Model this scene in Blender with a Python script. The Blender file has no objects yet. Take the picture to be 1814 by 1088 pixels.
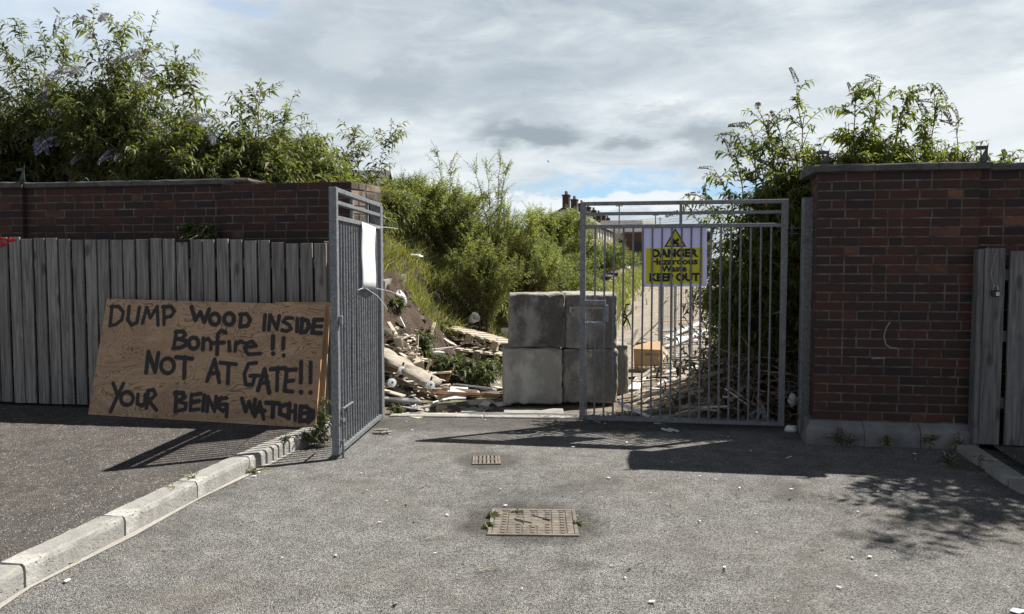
import bpy, math, random
import numpy as np
from mathutils import Vector, Matrix, noise as mn
R = math.radians
random.seed(7); RNG = np.random.default_rng(7)
scene = bpy.context.scene
col = scene.collection
# ------------------------------------------------------------------ camera
H = 1.5; F = 1310.06; PITCH = math.atan(68/F)
cam = bpy.data.cameras.new('camera'); camo = bpy.data.objects.new('camera', cam); col.objects.link(camo)
camo.location = (0, 0, H); camo.rotation_euler = (R(90)-PITCH, 0, 0)
cam.sensor_width = 36; cam.lens = 26; cam.clip_start = .05; cam.clip_end = 3000
scene.camera = camo
cp, sp = math.cos(PITCH), math.sin(PITCH)
def ray(px, py):
    cx = (px-907)/F; cy = -(py-544)/F
    return Vector((cx, cy*sp+cp, cy*cp-sp))
def at(px, py, Y):                        # point seen at a photo pixel at depth Y
    d = ray(px, py); t = Y/d.y; return Vector((d.x*t, Y, H+d.z*t))
def gd(px, py, h=0.):                     # point seen at a photo pixel on a level h
    d = ray(px, py); t = (h-H)/d.z; return Vector((d.x*t, d.y*t, h))
# ------------------------------------------------------------------ sun, sky, exposure
SUN = Vector((.705, .345, 1.0)).normalized()
sl = bpy.data.lights.new('sun', 'SUN'); sl.energy = 5.0; sl.angle = R(.5); sl.color = (1, .95, .87)
so = bpy.data.objects.new('sun', sl); col.objects.link(so); so.location = (6, 3, 9)
so.rotation_euler = SUN.to_track_quat('Z', 'Y').to_euler()
scene.view_settings.view_transform = 'Standard'; scene.view_settings.look = 'None'
scene.view_settings.exposure = 0.85; scene.view_settings.gamma = 1
W = bpy.data.worlds.new('World'); scene.world = W; W.use_nodes = True
nt = W.node_tree; nt.nodes.clear()
class NB:
    def __init__(s, nt): s.nt = nt
    def n(s, t, **kw):
        o = s.nt.nodes.new(t)
        for k, v in kw.items(): setattr(o, k, v)
        return o
    def put(s, sock, v):
        if isinstance(v, bpy.types.NodeSocket): s.nt.links.new(v, sock)
        else: sock.default_value = v
    def math(s, op, a, b=None, c=None, clamp=False):
        o = s.n('ShaderNodeMath', operation=op, use_clamp=clamp); s.put(o.inputs[0], a)
        if b is not None: s.put(o.inputs[1], b)
        if c is not None: s.put(o.inputs[2], c)
        return o.outputs[0]
    def mix(s, f, a, b, mode='MIX'):
        o = s.n('ShaderNodeMix', data_type='RGBA', blend_type=mode); s.put(o.inputs[0], f)
        for k, v in ((6, a), (7, b)):
            if isinstance(v, tuple): v = (*v[:3], 1)
            s.put(o.inputs[k], v)
        return o.outputs[2]
    def rng(s, v, a, b, c=0., d=1., smooth=True):
        o = s.n('ShaderNodeMapRange', interpolation_type='SMOOTHSTEP' if smooth else 'LINEAR')
        for i, x in enumerate((v, a, b, c, d)): s.put(o.inputs[i], x)
        return o.outputs[0]
    def noise(s, vec, scale=5, detail=4, rough=.55, dist=0., out=0):
        o = s.n('ShaderNodeTexNoise'); s.put(o.inputs['Vector'], vec)
        o.inputs['Scale'].default_value = scale; o.inputs['Detail'].default_value = detail
        o.inputs['Roughness'].default_value = rough; o.inputs['Distortion'].default_value = dist
        return o.outputs[out]
    def vor(s, vec, scale=5, feature='F1', out='Distance'):
        o = s.n('ShaderNodeTexVoronoi', feature=feature); s.put(o.inputs['Vector'], vec)
        o.inputs['Scale'].default_value = scale; return o.outputs[out]
    def ramp(s, f, cols):
        o = s.n('ShaderNodeValToRGB'); e = o.color_ramp.elements
        while len(e) < len(cols): e.new(.5)
        for i, (p, c) in enumerate(cols): e[i].position = p; e[i].color = (*c, 1)
        s.put(o.inputs[0], f); return o.outputs[0]
    def map(s, vec, scale=(1, 1, 1), loc=(0, 0, 0), rot=(0, 0, 0)):
        o = s.n('ShaderNodeMapping'); s.put(o.inputs[0], vec); o.inputs['Scale'].default_value = scale
        o.inputs['Location'].default_value = loc; o.inputs['Rotation'].default_value = rot; return o.outputs[0]
    def comb(s, x, y, z):
        o = s.n('ShaderNodeCombineXYZ')
        for i, v in enumerate((x, y, z)): s.put(o.inputs[i], v)
        return o.outputs[0]
def build_sky():
    b = NB(nt)
    tc = b.n('ShaderNodeTexCoord').outputs['Generated']
    sx = b.n('ShaderNodeSeparateXYZ'); b.put(sx.inputs[0], tc); X, Y, Z = sx.outputs
    az = b.math('ARCTAN2', X, Y); el = b.math('ARCSINE', Z)
    sky = b.n('ShaderNodeTexSky', sky_type='NISHITA'); sky.sun_disc = False
    sky.sun_elevation = math.asin(SUN.z); sky.sun_rotation = math.atan2(SUN.x, SUN.y)
    sky.air_density = 1.0; sky.dust_density = .6; sky.ozone_density = 1.4
    blue = b.mix(1, sky.outputs[0], (.75, .9, 1.0), 'MULTIPLY')      # nishita radiance
    q = b.comb(b.math('MULTIPLY', az, 1.0), b.math('MULTIPLY', el, 2.3), 0.0)
    q2 = b.map(q, rot=(0, 0, R(-9)))
    big = b.noise(b.map(q2, loc=(3.1, 1.7, 0)), 2.6, 7, .56, .25)
    fine = b.noise(b.map(q2, scale=(.8, 1.3, 1), loc=(9, 4, 2)), 9, 8, .62, .5)
    wx = b.noise(b.map(q, loc=(5, 5, 5)), 11, 6, .62); wy = b.noise(b.map(q, loc=(1, 8, 3)), 11, 6, .62)
    azw = b.math('ADD', az, b.math('MULTIPLY', b.math('SUBTRACT', wx, .5), .15))
    elw = b.math('ADD', el, b.math('MULTIPLY', b.math('SUBTRACT', wy, .5), .075))
    def blob(px, py, rx, ry, inner=.35, outer=1.):
        d = ray(px, py).normalized(); a0 = math.atan2(d.x, d.y); e0 = math.asin(d.z)
        dx = b.math('DIVIDE', b.math('SUBTRACT', azw, a0), rx/F); dy = b.math('DIVIDE', b.math('SUBTRACT', elw, e0), ry/F)
        r = b.math('SQRT', b.math('ADD', b.math('MULTIPLY', dx, dx), b.math('MULTIPLY', dy, dy)))
        return b.rng(r, outer, inner, 0., 1.)
    mixn = b.math('ADD', b.math('MULTIPLY', big, .62), b.math('MULTIPLY', fine, .38))
    K = 10.0      # world strength .1 brings these back to 0..1 radiance
    c = lambda r, g, bb: (r*K, g*K, bb*K)
    cloud = b.ramp(mixn, [(.36, (.36, .42, .47)), (.45, (.47, .525, .57)), (.52, (.58, .635, .67)), (.60, (.71, .755, .775)), (.70, (.74, .775, .795))])
    cloud = b.mix(1, cloud, (K, K, K), 'MULTIPLY')
    def over(base, m, colr, f=1.):
        return b.mix(b.math('MULTIPLY', m, f), base, colr)
    # grey cloud masses, then bright heads, then blue openings
    for (px, py, rx, ry, f) in ((560, 90, 250, 130, .8), (690, 160, 280, 70, .65), (1050, 110, 420, 60, .45), (1330, 150, 200, 40, .4), (900, 180, 260, 35, .4), (250, 200, 240, 50, .25), (1500, 190, 160, 35, .35)):
        cloud = over(cloud, blob(px, py, rx, ry, .1, 1.1), c(.37, .43, .485), f)
    for (px, py, rx, ry, f) in ((935, 236, 125, 34, 1.), (1115, 256, 75, 20, .8), (1265, 236, 90, 36, .8), (1320, 262, 110, 20, .6), (1150, 205, 90, 16, .4), (700, 150, 120, 50, .4), (470, 100, 90, 50, .4)):
        cloud = over(cloud, blob(px, py, rx, ry, .2, 1.05), c(.29, .34, .38), f)
    for (px, py, rx, ry, f) in ((1740, 210, 130, 70, .85), (1480, 250, 150, 60, .4), (350, 160, 190, 60, .5), (760, 300, 300, 45, .35), (620, 90, 70, 60, .25), (1600, 90, 260, 60, .3)):
        cloud = over(cloud, blob(px, py, rx, ry, .3, 1.0), c(.70, .735, .755), f)
    # blue: strip over the far houses, and the upper left corner
    gapA = b.math('MAXIMUM', blob(1100, 333, 230, 26, .3, 1.0), blob(1290, 330, 170, 16, .3, 1.))
    cloud = over(cloud, gapA, c(.36, .57, .77), .9)
    cloud = over(cloud, blob(60, 30, 420, 90, .0, 1.0), c(.45, .56, .70), .6)
    cloud = over(cloud, blob(420, 8, 120, 25, .0, 1.0), c(.38, .50, .68), .7)
    for (px, py, rx, ry) in ((1110, 352, 60, 30), (1190, 350, 70, 28), (1030, 362, 80, 20), (950, 362, 60, 22), (870, 352, 60, 16)):
        cloud = over(cloud, blob(px, py, rx, ry, .55, .95), c(.71, .75, .77), .95)
    # a third of the real sky behind the thin cloud; unseen sky shaped for lighting: dimmed overhead to deepen shade, bright low behind as fill
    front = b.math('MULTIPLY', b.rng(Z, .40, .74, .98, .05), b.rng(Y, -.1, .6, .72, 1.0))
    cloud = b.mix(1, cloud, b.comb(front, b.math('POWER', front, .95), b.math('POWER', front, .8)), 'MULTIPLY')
    opening = b.rng(b.noise(b.map(q2, loc=(7, 2, 4)), 1.6, 5), .62, .72, 0, .22)
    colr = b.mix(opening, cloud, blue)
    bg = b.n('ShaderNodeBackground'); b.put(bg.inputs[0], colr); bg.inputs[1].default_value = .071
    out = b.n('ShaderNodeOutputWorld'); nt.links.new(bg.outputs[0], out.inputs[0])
build_sky()
# ------------------------------------------------------------------ materials
MATS = {}
def newmat(name):
    m = bpy.data.materials.new(name); m.use_nodes = True; t = m.node_tree
    for n in list(t.nodes):
        if n.type != 'OUTPUT_MATERIAL' and n.type != 'BSDF_PRINCIPLED': t.nodes.remove(n)
    b = NB(t); p = t.nodes['Principled BSDF']; MATS[name] = m
    tc = b.n('ShaderNodeTexCoord').outputs['Object']
    return m, b, p, tc
def bump(b, p, h, strength=.4, dist=.01):
    o = b.n('ShaderNodeBump'); o.inputs['Strength'].default_value = strength; o.inputs['Distance'].default_value = dist
    b.put(o.inputs['Height'], h); b.nt.links.new(o.outputs[0], p.inputs['Normal'])
def island(b): return b.n('ShaderNodeNewGeometry').outputs['Random Per Island']
def pm(name, c1, c2, scale=6, stretch=(1, 1, 1), rough=.8, bs=.3, bd=.004, bscale=60, isl=0., metal=0., dirt=None, spec=.3):
    """noise between two colours, island brightness, optional dirt blotches"""
    m, b, p, tc = newmat(name)
    v = b.map(tc, scale=stretch)
    n = b.noise(v, scale, 6, .6)
    c = b.mix(b.rng(n, .3, .7), c1, c2)
    if isl:
        k = b.rng(island(b), 0, 1, 1-isl, 1+isl, False); c = b.mix(1, c, b.comb(k, k, k), 'MULTIPLY')
    if dirt:
        c = b.mix(b.rng(b.noise(tc, dirt[1], 5, .65), dirt[2], dirt[2]+.14, 0., dirt[3]), c, dirt[0])
    b.put(p.inputs['Base Color'], c); p.inputs['Roughness'].default_value = rough
    p.inputs['Metallic'].default_value = metal; p.inputs['Specular IOR Level'].default_value = spec
    bump(b, p, b.noise(v, bscale, 4, .6), bs, bd)
    return m
def leafmat(name, dark, light, yellow, trans=.45, rough=.5, under=None):
    m, b, p, tc = newmat(name)
    i = island(b)
    c = b.ramp(i, [(0, dark), (.55, light), (.93, light), (1, yellow)])
    cl = b.rng(b.noise(tc, 1.3, 3), .35, .65, .72, 1.2)
    c = b.mix(1, c, b.comb(cl, cl, cl), 'MULTIPLY')
    if under: c = b.mix(b.n('ShaderNodeNewGeometry').outputs['Backfacing'], c, under)
    b.put(p.inputs['Base Color'], c); p.inputs['Roughness'].default_value = rough; p.inputs['Specular IOR Level'].default_value = .35
    tr = b.n('ShaderNodeBsdfTranslucent'); b.put(tr.inputs[0], b.mix(1, c, (1.25, 1.35, .5), 'MULTIPLY'))
    mx = b.n('ShaderNodeMixShader'); mx.inputs[0].default_value = trans
    out = b.nt.nodes['Material Output']
    b.nt.links.new(p.outputs[0], mx.inputs[1]); b.nt.links.new(tr.outputs[0], mx.inputs[2]); b.nt.links.new(mx.outputs[0], out.inputs[0])
    return m
def asphalt(name, lo, hi, chip, patch, scale=1.):
    m, b, p, tc = newmat(name)
    g = b.n('ShaderNodeTexVoronoi'); b.put(g.inputs['Vector'], tc); g.inputs['Scale'].default_value = 165*scale; g.inputs['Randomness'].default_value = 1
    cell = b.n('ShaderNodeSeparateColor'); b.put(cell.inputs[0], g.outputs['Color'])
    n = b.noise(tc, 85*scale, 5, .75)
    n2 = b.noise(tc, 1.1, 6, .6); n3 = b.noise(tc, 5.5, 6, .65)
    c = b.mix(b.rng(b.math('ADD', b.math('MULTIPLY', n, .6), b.math('MULTIPLY', cell.outputs[0], .4)), .32, .72), lo, hi)
    c = b.mix(b.rng(cell.outputs[1], .95 if name == 'pave' else .975, .965 if name == 'pave' else .985), c, chip)                    # pale stones
    c = b.mix(b.rng(cell.outputs[2], .935, .955, 0, .7), c, (.018, .018, .019))     # bitumen pockets
    c = b.mix(b.math('MULTIPLY', b.rng(n2, .45, .7), .45), c, patch)
    dk = b.rng(b.noise(b.map(tc, loc=(5, 9, 2)), .9, 7, .68), .55, .68, 0, .38); c = b.mix(dk, c, (.06, .058, .056))      # oil and tyre staining
    ds = b.rng(b.noise(b.map(tc, loc=(2, 4, 7)), 2.3, 8, .7), .60, .72, 0, .45); c = b.mix(ds, c, (.30, .245, .19))          # dust
    ck = b.n('ShaderNodeTexVoronoi', feature='DISTANCE_TO_EDGE'); wv = b.n('ShaderNodeVectorMath', operation='ADD'); b.put(wv.inputs[0], tc); b.put(wv.inputs[1], b.noise(tc, 4, 4, .6, 0, 1)); b.put(ck.inputs['Vector'], wv.outputs[0]); ck.inputs['Scale'].default_value = .55
    crack = b.math('MULTIPLY', b.rng(ck.outputs['Distance'], .006, .002), b.rng(n3, .5, .6)); c = b.mix(b.math('MULTIPLY', crack, .7), c, (.03, .03, .03))
    k = b.rng(n3, .3, .75, .78, 1.18); c = b.mix(1, c, b.comb(k, k, k), 'MULTIPLY')
    b.put(p.inputs['Base Color'], c); p.inputs['Roughness'].default_value = .95; p.inputs['Specular IOR Level'].default_value = .08
    hgt = b.math('SUBTRACT', n, b.math('MULTIPLY', g.outputs['Distance'], .9))
    bump(b, p, hgt, .95, .012)
    return m
asphalt('road', (.14, .139, .136), (.385, .378, .365), (.46, .44, .40), (.19, .165, .14))
asphalt('pave', (.105, .098, .093), (.165, .152, .144), (.50, .47, .42), (.13, .115, .105), .8)
asphalt('yard', (.24, .21, .175), (.43, .38, .32), (.5, .46, .4), (.36, .30, .23), .3)
_m = MATS['road']; _b = NB(_m.node_tree); _p = _m.node_tree.nodes['Principled BSDF']; _old = _p.inputs['Base Color'].links[0].from_socket
_tc = _b.n('ShaderNodeTexCoord').outputs['Object']
def _ring(cx, cy, sx, sy, f, base):
    v = _b.n('ShaderNodeVectorMath', operation='LENGTH'); _b.put(v.inputs[0], _b.map(_b.map(_tc, loc=(-cx, -cy, 0)), scale=(1/sx, 1/sy, 0)))
    d = _b.math('ADD', v.outputs['Value'], _b.math('MULTIPLY', _b.math('SUBTRACT', _b.noise(_tc, 7, 5, .7), .5), .9))
    return _b.mix(_b.rng(d, 1.25, .75, 0, f), base, (.055, .05, .046))
_c = _ring(.12, 4.3, .42, .36, .6, _old); _c = _ring(-.2, 5.72, .24, .26, .5, _c); _c = _ring(.6, 7.1, 3.0, .35, .45, _c)
_b.put(_p.inputs['Base Color'], _c)
def brickmat():
    m, b, p, tc = newmat('brick')
    i = island(b)
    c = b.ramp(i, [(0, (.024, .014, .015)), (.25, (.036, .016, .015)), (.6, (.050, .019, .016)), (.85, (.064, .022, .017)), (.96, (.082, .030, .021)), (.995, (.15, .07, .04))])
    c = b.mix(b.rng(b.noise(tc, 34, 5, .7), .45, .75, 0, .55), c, (.025, .018, .018))
    soot = b.rng(b.noise(b.map(tc, scale=(1, 1, 1.6)), 1.4, 4, .6), .42, .66)
    c = b.mix(b.math('MULTIPLY', soot, .55), c, (.026, .015, .016))
    c = b.mix(b.rng(b.noise(tc, 4.5, 7, .75), .64, .78, 0, .2), c, (.16, .15, .15))
    b.put(p.inputs['Base Color'], c); p.inputs['Roughness'].default_value = .85
    bump(b, p, b.noise(tc, 90, 5, .7), .5, .006); return m
brickmat()
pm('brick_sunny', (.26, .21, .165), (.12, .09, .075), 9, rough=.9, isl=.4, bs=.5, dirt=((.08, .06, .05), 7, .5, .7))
pm('mortar', (.135, .118, .10), (.05, .043, .038), 9, rough=.95, bs=.6, bd=.006, dirt=((.28, .26, .24), 3, .56, .5))
pm('coping', (.12, .115, .11), (.055, .055, .056), 7, rough=.9, bs=.7, bd=.008, dirt=((.24, .225, .20), 5, .58, .6))
pm('plinth', (.22, .215, .215), (.13, .13, .135), 5, rough=.9, bs=.5, bd=.006, dirt=((.10, .10, .10), 4, .56, .6))
def concrete(name, c1, c2, stain, sf, pit=.5):
    m, b, p, tc = newmat(name)
    n = b.noise(tc, 3.2, 7, .65, .4); c = b.mix(b.rng(n, .35, .65), c1, c2)
    s = b.noise(b.map(tc, scale=(1, 1, .6), loc=(3, 2, 1)), 2.1, 6, .62)
    c = b.mix(b.math('MULTIPLY', b.rng(s, .44, .54), sf), c, stain)
    v = b.vor(b.map(tc, scale=(1, 1, 1)), 42); pits = b.math('MULTIPLY', b.rng(v, .26, .10), b.rng(b.noise(tc, 6, 3), .45, .62))
    c = b.mix(b.math('MULTIPLY', pits, pit), c, (.045, .04, .037))
    c = b.mix(b.rng(b.noise(tc, 75, 4, .7), .54, .74, 0, .6), c, (.42, .40, .37)); c = b.mix(b.rng(b.noise(b.map(tc, scale=(9, 9, 1.2)), 2.2, 5, .6), .52, .7, 0, .35), c, stain); c = b.mix(b.rng(b.noise(tc, 100, 3, .8), .60, .72, 0, .6), c, (.05, .045, .04))
    if name != 'kerb':      # worn, paler arrises where the cast skin has gone
        sx = b.n('ShaderNodeSeparateXYZ'); b.put(sx.inputs[0], tc)
        ex = b.math('DIVIDE', b.math('ABSOLUTE', sx.outputs[0]), .325); ez = b.math('DIVIDE', b.math('ABSOLUTE', b.math('SUBTRACT', sx.outputs[2], .305)), .305)
        e_ = b.math('ADD', b.math('MAXIMUM', ex, ez), b.math('MULTIPLY', b.math('SUBTRACT', b.noise(tc, 5, 6, .7), .5), .55))
        c = b.mix(b.rng(e_, .86, 1.04, 0, .6), c, (.50, .48, .44))
    b.put(p.inputs['Base Color'], c); p.inputs['Roughness'].default_value = .93
    bump(b, p, b.math('SUBTRACT', b.noise(tc, 45, 6, .75), b.math('MULTIPLY', pits, 1.3)), .8, .014); return m
concrete('concrete_dark', (.34, .32, .285), (.22, .20, .185), (.09, .08, .072), .9, .8)
concrete('concrete_mid', (.36, .34, .305), (.25, .235, .21), (.13, .12, .108), .8, .9)
concrete('concrete_pale', (.52, .50, .46), (.40, .385, .35), (.26, .245, .22), .7, .35)
concrete('kerb', (.54, .53, .50), (.38, .37, .35), (.20, .195, .185), .6, .6)
concrete('gutter', (.20, .192, .18), (.15, .145, .135), (.09, .085, .08), .8, .6)
def fencewood(name, a, c2, knot, isl=.3, scale=1.):
    m, b, p, tc = newmat(name)
    i = island(b); off = b.comb(b.math('MULTIPLY', i, 7.3), b.math('MULTIPLY', i, 3.1), b.math('MULTIPLY', i, 11.7))
    ad = b.n('ShaderNodeVectorMath', operation='ADD'); b.put(ad.inputs[0], tc); b.put(ad.inputs[1], off); v = ad.outputs[0]
    g = b.noise(b.map(v, scale=(30*scale, 30*scale, 1.3)), 1.6, 6, .6, .7)
    c = b.mix(b.rng(g, .30, .68), a, c2)
    kk = b.n('ShaderNodeTexVoronoi'); b.put(kk.inputs['Vector'], b.map(v, scale=(6, 6, 2.2))); kk.inputs['Scale'].default_value = .95
    rings = b.rng(kk.outputs['Distance'], .19, .07)
    c = b.mix(b.math('MULTIPLY', rings, .8), c, knot)
    k = b.rng(i, 0, 1, 1-isl, 1+isl, False); c = b.mix(1, c, b.comb(k, k, k), 'MULTIPLY')
    c = b.mix(b.rng(b.noise(v, 3, 5, .7), .55, .75, 0, .5), c, tuple(x*.55 for x in a))
    b.put(p.inputs['Base Color'], c); p.inputs['Roughness'].default_value = .85
    bump(b, p, b.math('ADD', g, b.math('MULTIPLY', rings, .6)), .7, .006); return m
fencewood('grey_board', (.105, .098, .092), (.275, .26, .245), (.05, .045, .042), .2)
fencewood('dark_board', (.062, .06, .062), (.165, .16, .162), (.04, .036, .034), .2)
fencewood('old_timber', (.30, .25, .19), (.48, .42, .34), (.14, .10, .07), .3)
fencewood('dark_timber', (.12, .095, .075), (.25, .20, .155), (.06, .045, .035), .35)
def plymat():
    m, b, p, tc = newmat('plywood')
    v = b.map(tc, scale=(1.5, 1.5, 3.6))
    base = b.noise(v, 1.25, 3, .45, 1.5)
    rings = b.math('FRACT', b.math('MULTIPLY', base, 17))
    line = b.rng(b.math('ABSOLUTE', b.math('SUBTRACT', rings, .5)), .16, .02, 0, 1)
    grain = b.noise(b.map(tc, scale=(3, 3, 60)), 2, 5, .6)
    c = b.mix(b.rng(grain, .3, .7), (.38, .25, .15), (.50, .34, .21))
    c = b.mix(b.rng(base, .4, .62), c, (.36, .23, .135))
    c = b.mix(b.math('MULTIPLY', line, b.rng(b.noise(tc, 2.1, 3), .35, .6, .45, 1)), c, (.15, .07, .035))
    c = b.mix(b.rng(b.noise(tc, 1.4, 5, .6), .5, .75, 0, .5), c, (.27, .165, .10))
    a = b.n('ShaderNodeAttribute', attribute_name='paint').outputs['Fac']
    pn = b.noise(tc, 130, 3, .8)
    f = b.rng(b.math('ADD', a, b.math('MULTIPLY', b.math('SUBTRACT', pn, .5), b.rng(a, 0., .3, 0., .45))), .12, .72)
    c = b.mix(b.math('MULTIPLY', f, .97), c, (.012, .011, .016))
    b.put(p.inputs['Base Color'], c); p.inputs['Roughness'].default_value = .72
    bump(b, p, grain, .3, .002); return m
plymat()
pm('ply_edge', (.50, .34, .2), (.30, .19, .11), 60, (1, 1, 8), isl=.2)
pm('sign_white', (.60, .61, .78), (.57, .58, .74), 2, rough=.35, bs=.02)
pm('sign_yellow', (.82, .78, .05), (.78, .74, .045), 2, rough=.35, bs=.02)
for _n, _c in (('sign_white', (.60, .61, .80)), ('sign_yellow', (.88, .84, .05))):
    _m = MATS[_n]; _b = NB(_m.node_tree); _p = _m.node_tree.nodes['Principled BSDF']; _t = _b.n('ShaderNodeBsdfTranslucent'); _t.inputs[0].default_value = (*_c, 1)
    _x = _b.n('ShaderNodeMixShader'); _x.inputs[0].default_value = .42; _l = _m.node_tree.links
    _l.new(_p.outputs[0], _x.inputs[1]); _l.new(_t.outputs[0], _x.inputs[2]); _l.new(_x.outputs[0], _m.node_tree.nodes['Material Output'].inputs[0])
def galv(name, a, c2, isl=0.):
    m, b, p, tc = newmat(name)
    sp_ = b.n('ShaderNodeTexVoronoi'); b.put(sp_.inputs['Vector'], tc); sp_.inputs['Scale'].default_value = 70
    s = b.n('ShaderNodeSeparateColor'); b.put(s.inputs[0], sp_.outputs['Color'])
    c = b.mix(b.rng(s.outputs[0], 0, 1, 0, 1, False), a, c2)
    c = b.mix(b.rng(b.noise(tc, 9, 5, .7), .55, .7, 0, .5), c, tuple(x*.5 for x in a))
    c = b.mix(b.rng(b.noise(b.map(tc, loc=(4, 4, 4)), 14, 5, .7), .66, .74, 0, .6), c, (.5, .51, .52))
    b.put(p.inputs['Base Color'], c); p.inputs['Metallic'].default_value = .1
    b.put(p.inputs['Roughness'], b.rng(s.outputs[1], 0, 1, .42, .66)); bump(b, p, b.noise(tc, 160, 3), .2, .002); return m
galv('galvanised', (.115, .122, .134), (.20, .21, .226))
pm('dirt', (.045, .032, .024), (.095, .068, .05), 4, rough=.95, bs=1, bd=.05, bscale=26, dirt=((.20, .155, .115), 13, .58, .6))
pm('ground', (.13, .10, .075), (.24, .20, .155), 2.2, rough=.95, bs=1, bd=.02, bscale=30, dirt=((.09, .12, .04), .8, .5, .5))
pm('white', (.78, .79, .80), (.62, .63, .64), 5, rough=.55, bs=.15, isl=.12, dirt=((.35, .32, .28), 7, .58, .5))
pm('white_clean', (.66, .68, .71), (.58, .60, .63), 3, rough=.4, bs=.1, dirt=((.38, .37, .35), 6, .56, .5))
pm('grey_panel', (.33, .33, .31), (.24, .24, .23), 4, rough=.8, isl=.2, dirt=((.14, .12, .1), 6, .55, .5))
pm('orange_wood', (.56, .29, .16), (.44, .22, .12), 8, (1, 8, 1), rough=.7, isl=.2, dirt=((.2, .14, .1), 6, .58, .5))
pm('cream', (.58, .52, .42), (.44, .39, .31), 4, rough=.9, isl=.2, bs=.5, dirt=((.2, .16, .12), 6, .55, .5))
pm('dirty_fabric', (.42, .38, .32), (.27, .24, .20), 7, rough=.95, bs=.9, bd=.02, bscale=12, dirt=((.12, .10, .08), 5, .52, .7))
pm('cardboard', (.50, .34, .20), (.42, .28, .165), 5, (1, 1, 1), rough=.85, bs=.1)
pm('print', (.10, .07, .05), (.13, .09, .06), 9)
pm('black', (.018, .018, .02), (.03, .03, .033), 20, rough=.6)
pm('dark_metal', (.05, .052, .056), (.09, .09, .095), 20, rough=.5, metal=.6)
pm('steel', (.45, .46, .48), (.33, .34, .35), 40, rough=.35, metal=.8)
pm('brass', (.32, .25, .13), (.24, .18, .10), 30, rough=.4, metal=.8)
pm('rust', (.12, .105, .09), (.215, .195, .165), 12, rough=.85, bs=.6, dirt=((.15, .085, .05), 14, .54, .7), isl=.15)
pm('rust_dark', (.10, .09, .08), (.17, .145, .12), 12, rough=.85)
pm('hole', (.012, .012, .012), (.02, .02, .02), 12, rough=.9)
pm('red_plastic', (.45, .02, .015), (.32, .015, .01), 8, rough=.4)
pm('slate', (.07, .07, .078), (.13, .125, .125), 1.2, (1, 1, 3), rough=.7, isl=.2)
pm('slate_light', (.40, .37, .33), (.30, .28, .26), 1.2, rough=.8)
pm('render_cream', (.58, .55, .49), (.46, .43, .38), .8, rough=.9)
pm('house_brick', (.08, .055, .048), (.055, .04, .035), 3, rough=.9)
pm('brown_brick', (.115, .055, .045), (.075, .04, .035), 5, (1, 1, 3), rough=.9)
pm('glass', (.03, .035, .04), (.05, .055, .06), 2, rough=.15, spec=.6)
pm('bark', (.13, .10, .07), (.22, .18, .13), 20, rough=.9)
pm('dead_stem', (.20, .155, .115), (.36, .30, .225), 8, rough=.9, isl=.35)
pm('pale_stem', (.34, .31, .20), (.24, .24, .13), 8, rough=.9, isl=.3)
pm('feather', (.12, .12, .13), (.3, .3, .3), 8)
leafmat('leaf_buddleia', (.09, .108, .044), (.17, .195, .075), (.33, .32, .13), .48)
leafmat('leaf_willow', (.14, .165, .062), (.25, .285, .11), (.42, .42, .22), .55)
leafmat('leaf_pale', (.14, .165, .06), (.23, .265, .095), (.36, .35, .17), .42)
leafmat('leaf_weed', (.05, .068, .028), (.10, .125, .045), (.25, .23, .1), .32)
leafmat('leaf_right', (.07, .092, .028), (.165, .20, .048), (.36, .36, .09), .56)
leafmat('leaf_dead', (.06, .047, .036), (.115, .09, .068), (.20, .165, .12), .12)
leafmat('grass', (.15, .165, .06), (.27, .28, .11), (.46, .40, .22), .4)
leafmat('flower', (.22, .21, .36), (.38, .37, .55), (.5, .5, .66), .25)
leafmat('flower_dark', (.07, .055, .07), (.14, .11, .12), (.22, .16, .13), .25)
pm('moss', (.10, .14, .03), (.17, .19, .06), 15, rough=.95, bs=.8)
# ------------------------------------------------------------------ mesh helpers
def tag(o, label=None, cat=None, group=None, kind=None):
    if label: o['label'] = label
    if cat: o['category'] = cat
    if group: o['group'] = group
    if kind: o['kind'] = kind
    return o
def thing(name, label, cat, loc=(0, 0, 0), rz=0., group=None, rot=None):
    o = bpy.data.objects.new(name, None); col.objects.link(o); o.location = loc
    o.rotation_euler = rot if rot else (0, 0, rz); o.empty_display_size = .1
    return tag(o, label, cat, group)
def mtx(o): return Matrix.LocRotScale(o.location, o.rotation_euler, o.scale)
def link(name, me, parent=None):
    o = bpy.data.objects.new(name, me); col.objects.link(o)
    if parent: o.parent = parent
    return o
def npmesh(name, V, Fc, mat, smooth=False):
    """V (n,3); Fc (m,k) equal-size faces"""
    me = bpy.data.meshes.new(name); V = np.ascontiguousarray(V, dtype=np.float32); Fc = np.ascontiguousarray(Fc, dtype=np.int32)
    m, k = Fc.shape
    me.vertices.add(len(V)); me.vertices.foreach_set('co', V.ravel())
    me.loops.add(m*k); me.loops.foreach_set('vertex_index', Fc.ravel())
    me.polygons.add(m); me.polygons.foreach_set('loop_start', np.arange(0, m*k, k, dtype=np.int32))
    if smooth: me.polygons.foreach_set('use_smooth', np.ones(m, dtype=bool))
    me.update(calc_edges=True); me.validate(); me.materials.append(MATS[mat]); return me
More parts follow.
